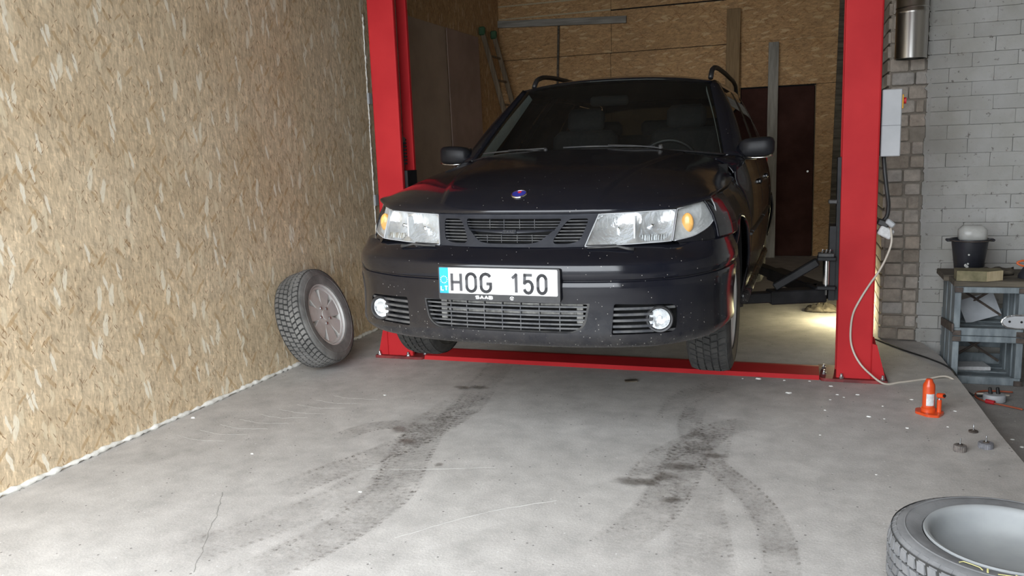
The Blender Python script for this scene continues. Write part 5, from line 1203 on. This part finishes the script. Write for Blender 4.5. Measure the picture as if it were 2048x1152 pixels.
    base = rounded([(.540,4.385),(.590,4.330),(.640,4.330),(.672,4.395),(.655,4.455),(.600,4.470),(.548,4.440)], .012)
    hold(j, MB().prism(base, lambda x, y: (x,y,0), lambda x, y: (x,y,.012)).done('base', M['jack']))
    hold(j, MB().lathe([(0,.012),(.034,.012),(.034,.028),(.028,.034),(.028,.138),(.0275,.142),(.026,.150),(.018,.163),(.016,.172),(.012,.177),(0,.178)], 32, 'z', (.600,4.40,0)).done('cylinder', M['jack'], angle=40))
    hold(j, MB().grid([[(.600+.0286*math.cos(a),4.40+.0286*math.sin(a),.045), (.600+.0286*math.cos(a),4.40+.0286*math.sin(a),.105)] for a in np.linspace(math.radians(-118),math.radians(-38),14)]).done('label', M['sticker'], smooth=True))
    hold(j, MB().cyl((.648,4.395,.012), (.648,4.395,.075), .011, n=14).done('pump_cylinder', M['jack'], angle=40))
    hold(j, MB().tube([(.642,4.395,.095),(.650,4.385,.098),(.664,4.37,.102)], [.013,.013,.012], 12).done('handle_socket', M['jack']))
    hold(j, MB().cyl((.648,4.395,.075), (.648,4.395,.095), .007, n=10).done('pump_rod', M['steel']))
    hold(j, MB().cyl((.6645,4.3695,.1021), (.6665,4.3665,.1026), .008, n=10).done('socket_hole', M['cavity']))
    # three flap wheels on arbors
    for (x, y, r, h, mt, lab) in ((.660,3.875,.026,.028,'abrasive','brown flap grinding wheel with its shaft up'), (.772,3.945,.031,.024,'abr_grey','wide grey flap grinding wheel with its shaft up'), (.758,4.150,.020,.008,'rust','small dark wire wheel with its shaft up')):
        f = tag(empty('grinding_wheel', (x,y,0)), lab, 'grinding wheel')
        mb = MB(); n = 40; R = []
        for k in range(n): 
            a = 2*PI*k/n; q_ = r*(1.0 if k % 2 else .955); R.append([(x+q_*math.cos(a),y+q_*math.sin(a),0), (x+q_*math.cos(a),y+q_*math.sin(a),h*.93), (x+q_*.93*math.cos(a),y+q_*.93*math.sin(a),h), (x+r*.4*math.cos(a),y+r*.4*math.sin(a),h)])
        R.append(R[0]); mb.grid(R); hold(f, mb.done('flaps', M[mt]))
        hold(f, MB().lathe([(0,h*.9),(r*.42,h*.9),(r*.40,h+.003),(.004,h+.004)], 20, 'z', (x,y,0)).done('hub', M['rust'], angle=40))
        hold(f, MB().cyl((x,y,h), (x+.001,y,h+.030), .0032, n=10).done('shaft', M['steel']))
    # pale chips and crumbs on the slab
    rr = random.Random(21); chips = [(-.23,4.86,.022),(-.06,4.61,.017),(-.09,4.86,.010),(.05,4.87,.009),(.16,4.79,.012),(.15,4.53,.007),(.19,4.63,.010),(.29,4.65,.012),(.12,4.34,.008),(.32,4.28,.014),(.4,4.47,.008),(.39,4.26,.007),(.48,4.14,.012),(.73,4.46,.009),(-2.26,4.09,.010),(-3.10,3.48,.018),(-1.70,2.82,.010),(-2.43,3.09,.010),(.09,3.95,.006),(.3,3.51,.006),(.22,4.59,.007),(.55,4.62,.010),(-.32,4.85,.006),(.66,4.20,.008)]
    for i, (x, y, r) in enumerate(chips):
        n = 8; a0 = rr.random()*6; A = [(r*rr.uniform(.6,1.15)*math.cos(a0+2*PI*k/n), .7*r*rr.uniform(.6,1.15)*math.sin(a0+2*PI*k/n)) for k in range(n)]
        mb = MB().prism(A, lambda a, b: (a,b,0), lambda a, b: (a*.7,b*.7,r*.35)); o = mb.done('plaster_chip', M['chip']); o.location = (x,y,.0); tag(o, {0: 'largest flat pale plaster chip lying against the front of the red floor beam', 1: 'pale plaster lump on the slab in front of the red floor beam', 15: 'pale plaster chip at the foot of the strand board wall', 16: 'small pale crumb on the slab by the leaning alloy wheel', 21: 'small pale crumb on the slab beside the orange red bottle jack'}.get(i, 'small pale plaster crumb lying on the open concrete slab'), 'chip', 'plaster chips on the slab')
    for (x, y, r) in ((.955,4.32,.010),(.975,4.22,.012),(1.02,4.25,.014)):
        n = 8; A = [(r*rr.uniform(.6,1.15)*math.cos(2*PI*k/n), .7*r*rr.uniform(.6,1.15)*math.sin(2*PI*k/n)) for k in range(n)]
        o = MB().prism(A, lambda a, b: (a,b,0), lambda a, b: (a*.7,b*.7,r*.35)).done('plaster_chip', M['chip']); o.location = (x,y,-.08); tag(o, 'small pale chip on the lower dark ground beyond the slab edge', 'chip', 'chips on the lower ground')
    # crumpled rag and dead leaf near the beam
    tag(rebase(MB().bbox((-.94,4.66,.004), (.075,.04,.008), .003, Matrix.Rotation(.4,3,'Z')).done('dark_scrap', M['wood_dark'])), 'flat dark scrap on the concrete in front of the floor beam', 'scrap')
    R = []; rb = random.Random(4)
    for k in range(13):
        t = k/12; e = math.sin(PI*(t*.94+.03))**.5; R.append([(.02+.26*t, 6.95+.09*math.cos(2*PI*q/14)*e*rb.uniform(.75,1.15), max(0,.030+.034*math.sin(2*PI*q/14))*e*rb.uniform(.6,1.35)) for q in range(14)])
    mb = MB().grid(R, closed=True); mb.f += [tuple(range(14)), tuple(12*14+q for q in range(14))]
    tag(rebase(mb.done('dusty_rag', M['wood_dark'], smooth=True)), 'crumpled dusty rag on the floor behind the swing arms', 'rag')
clutter()
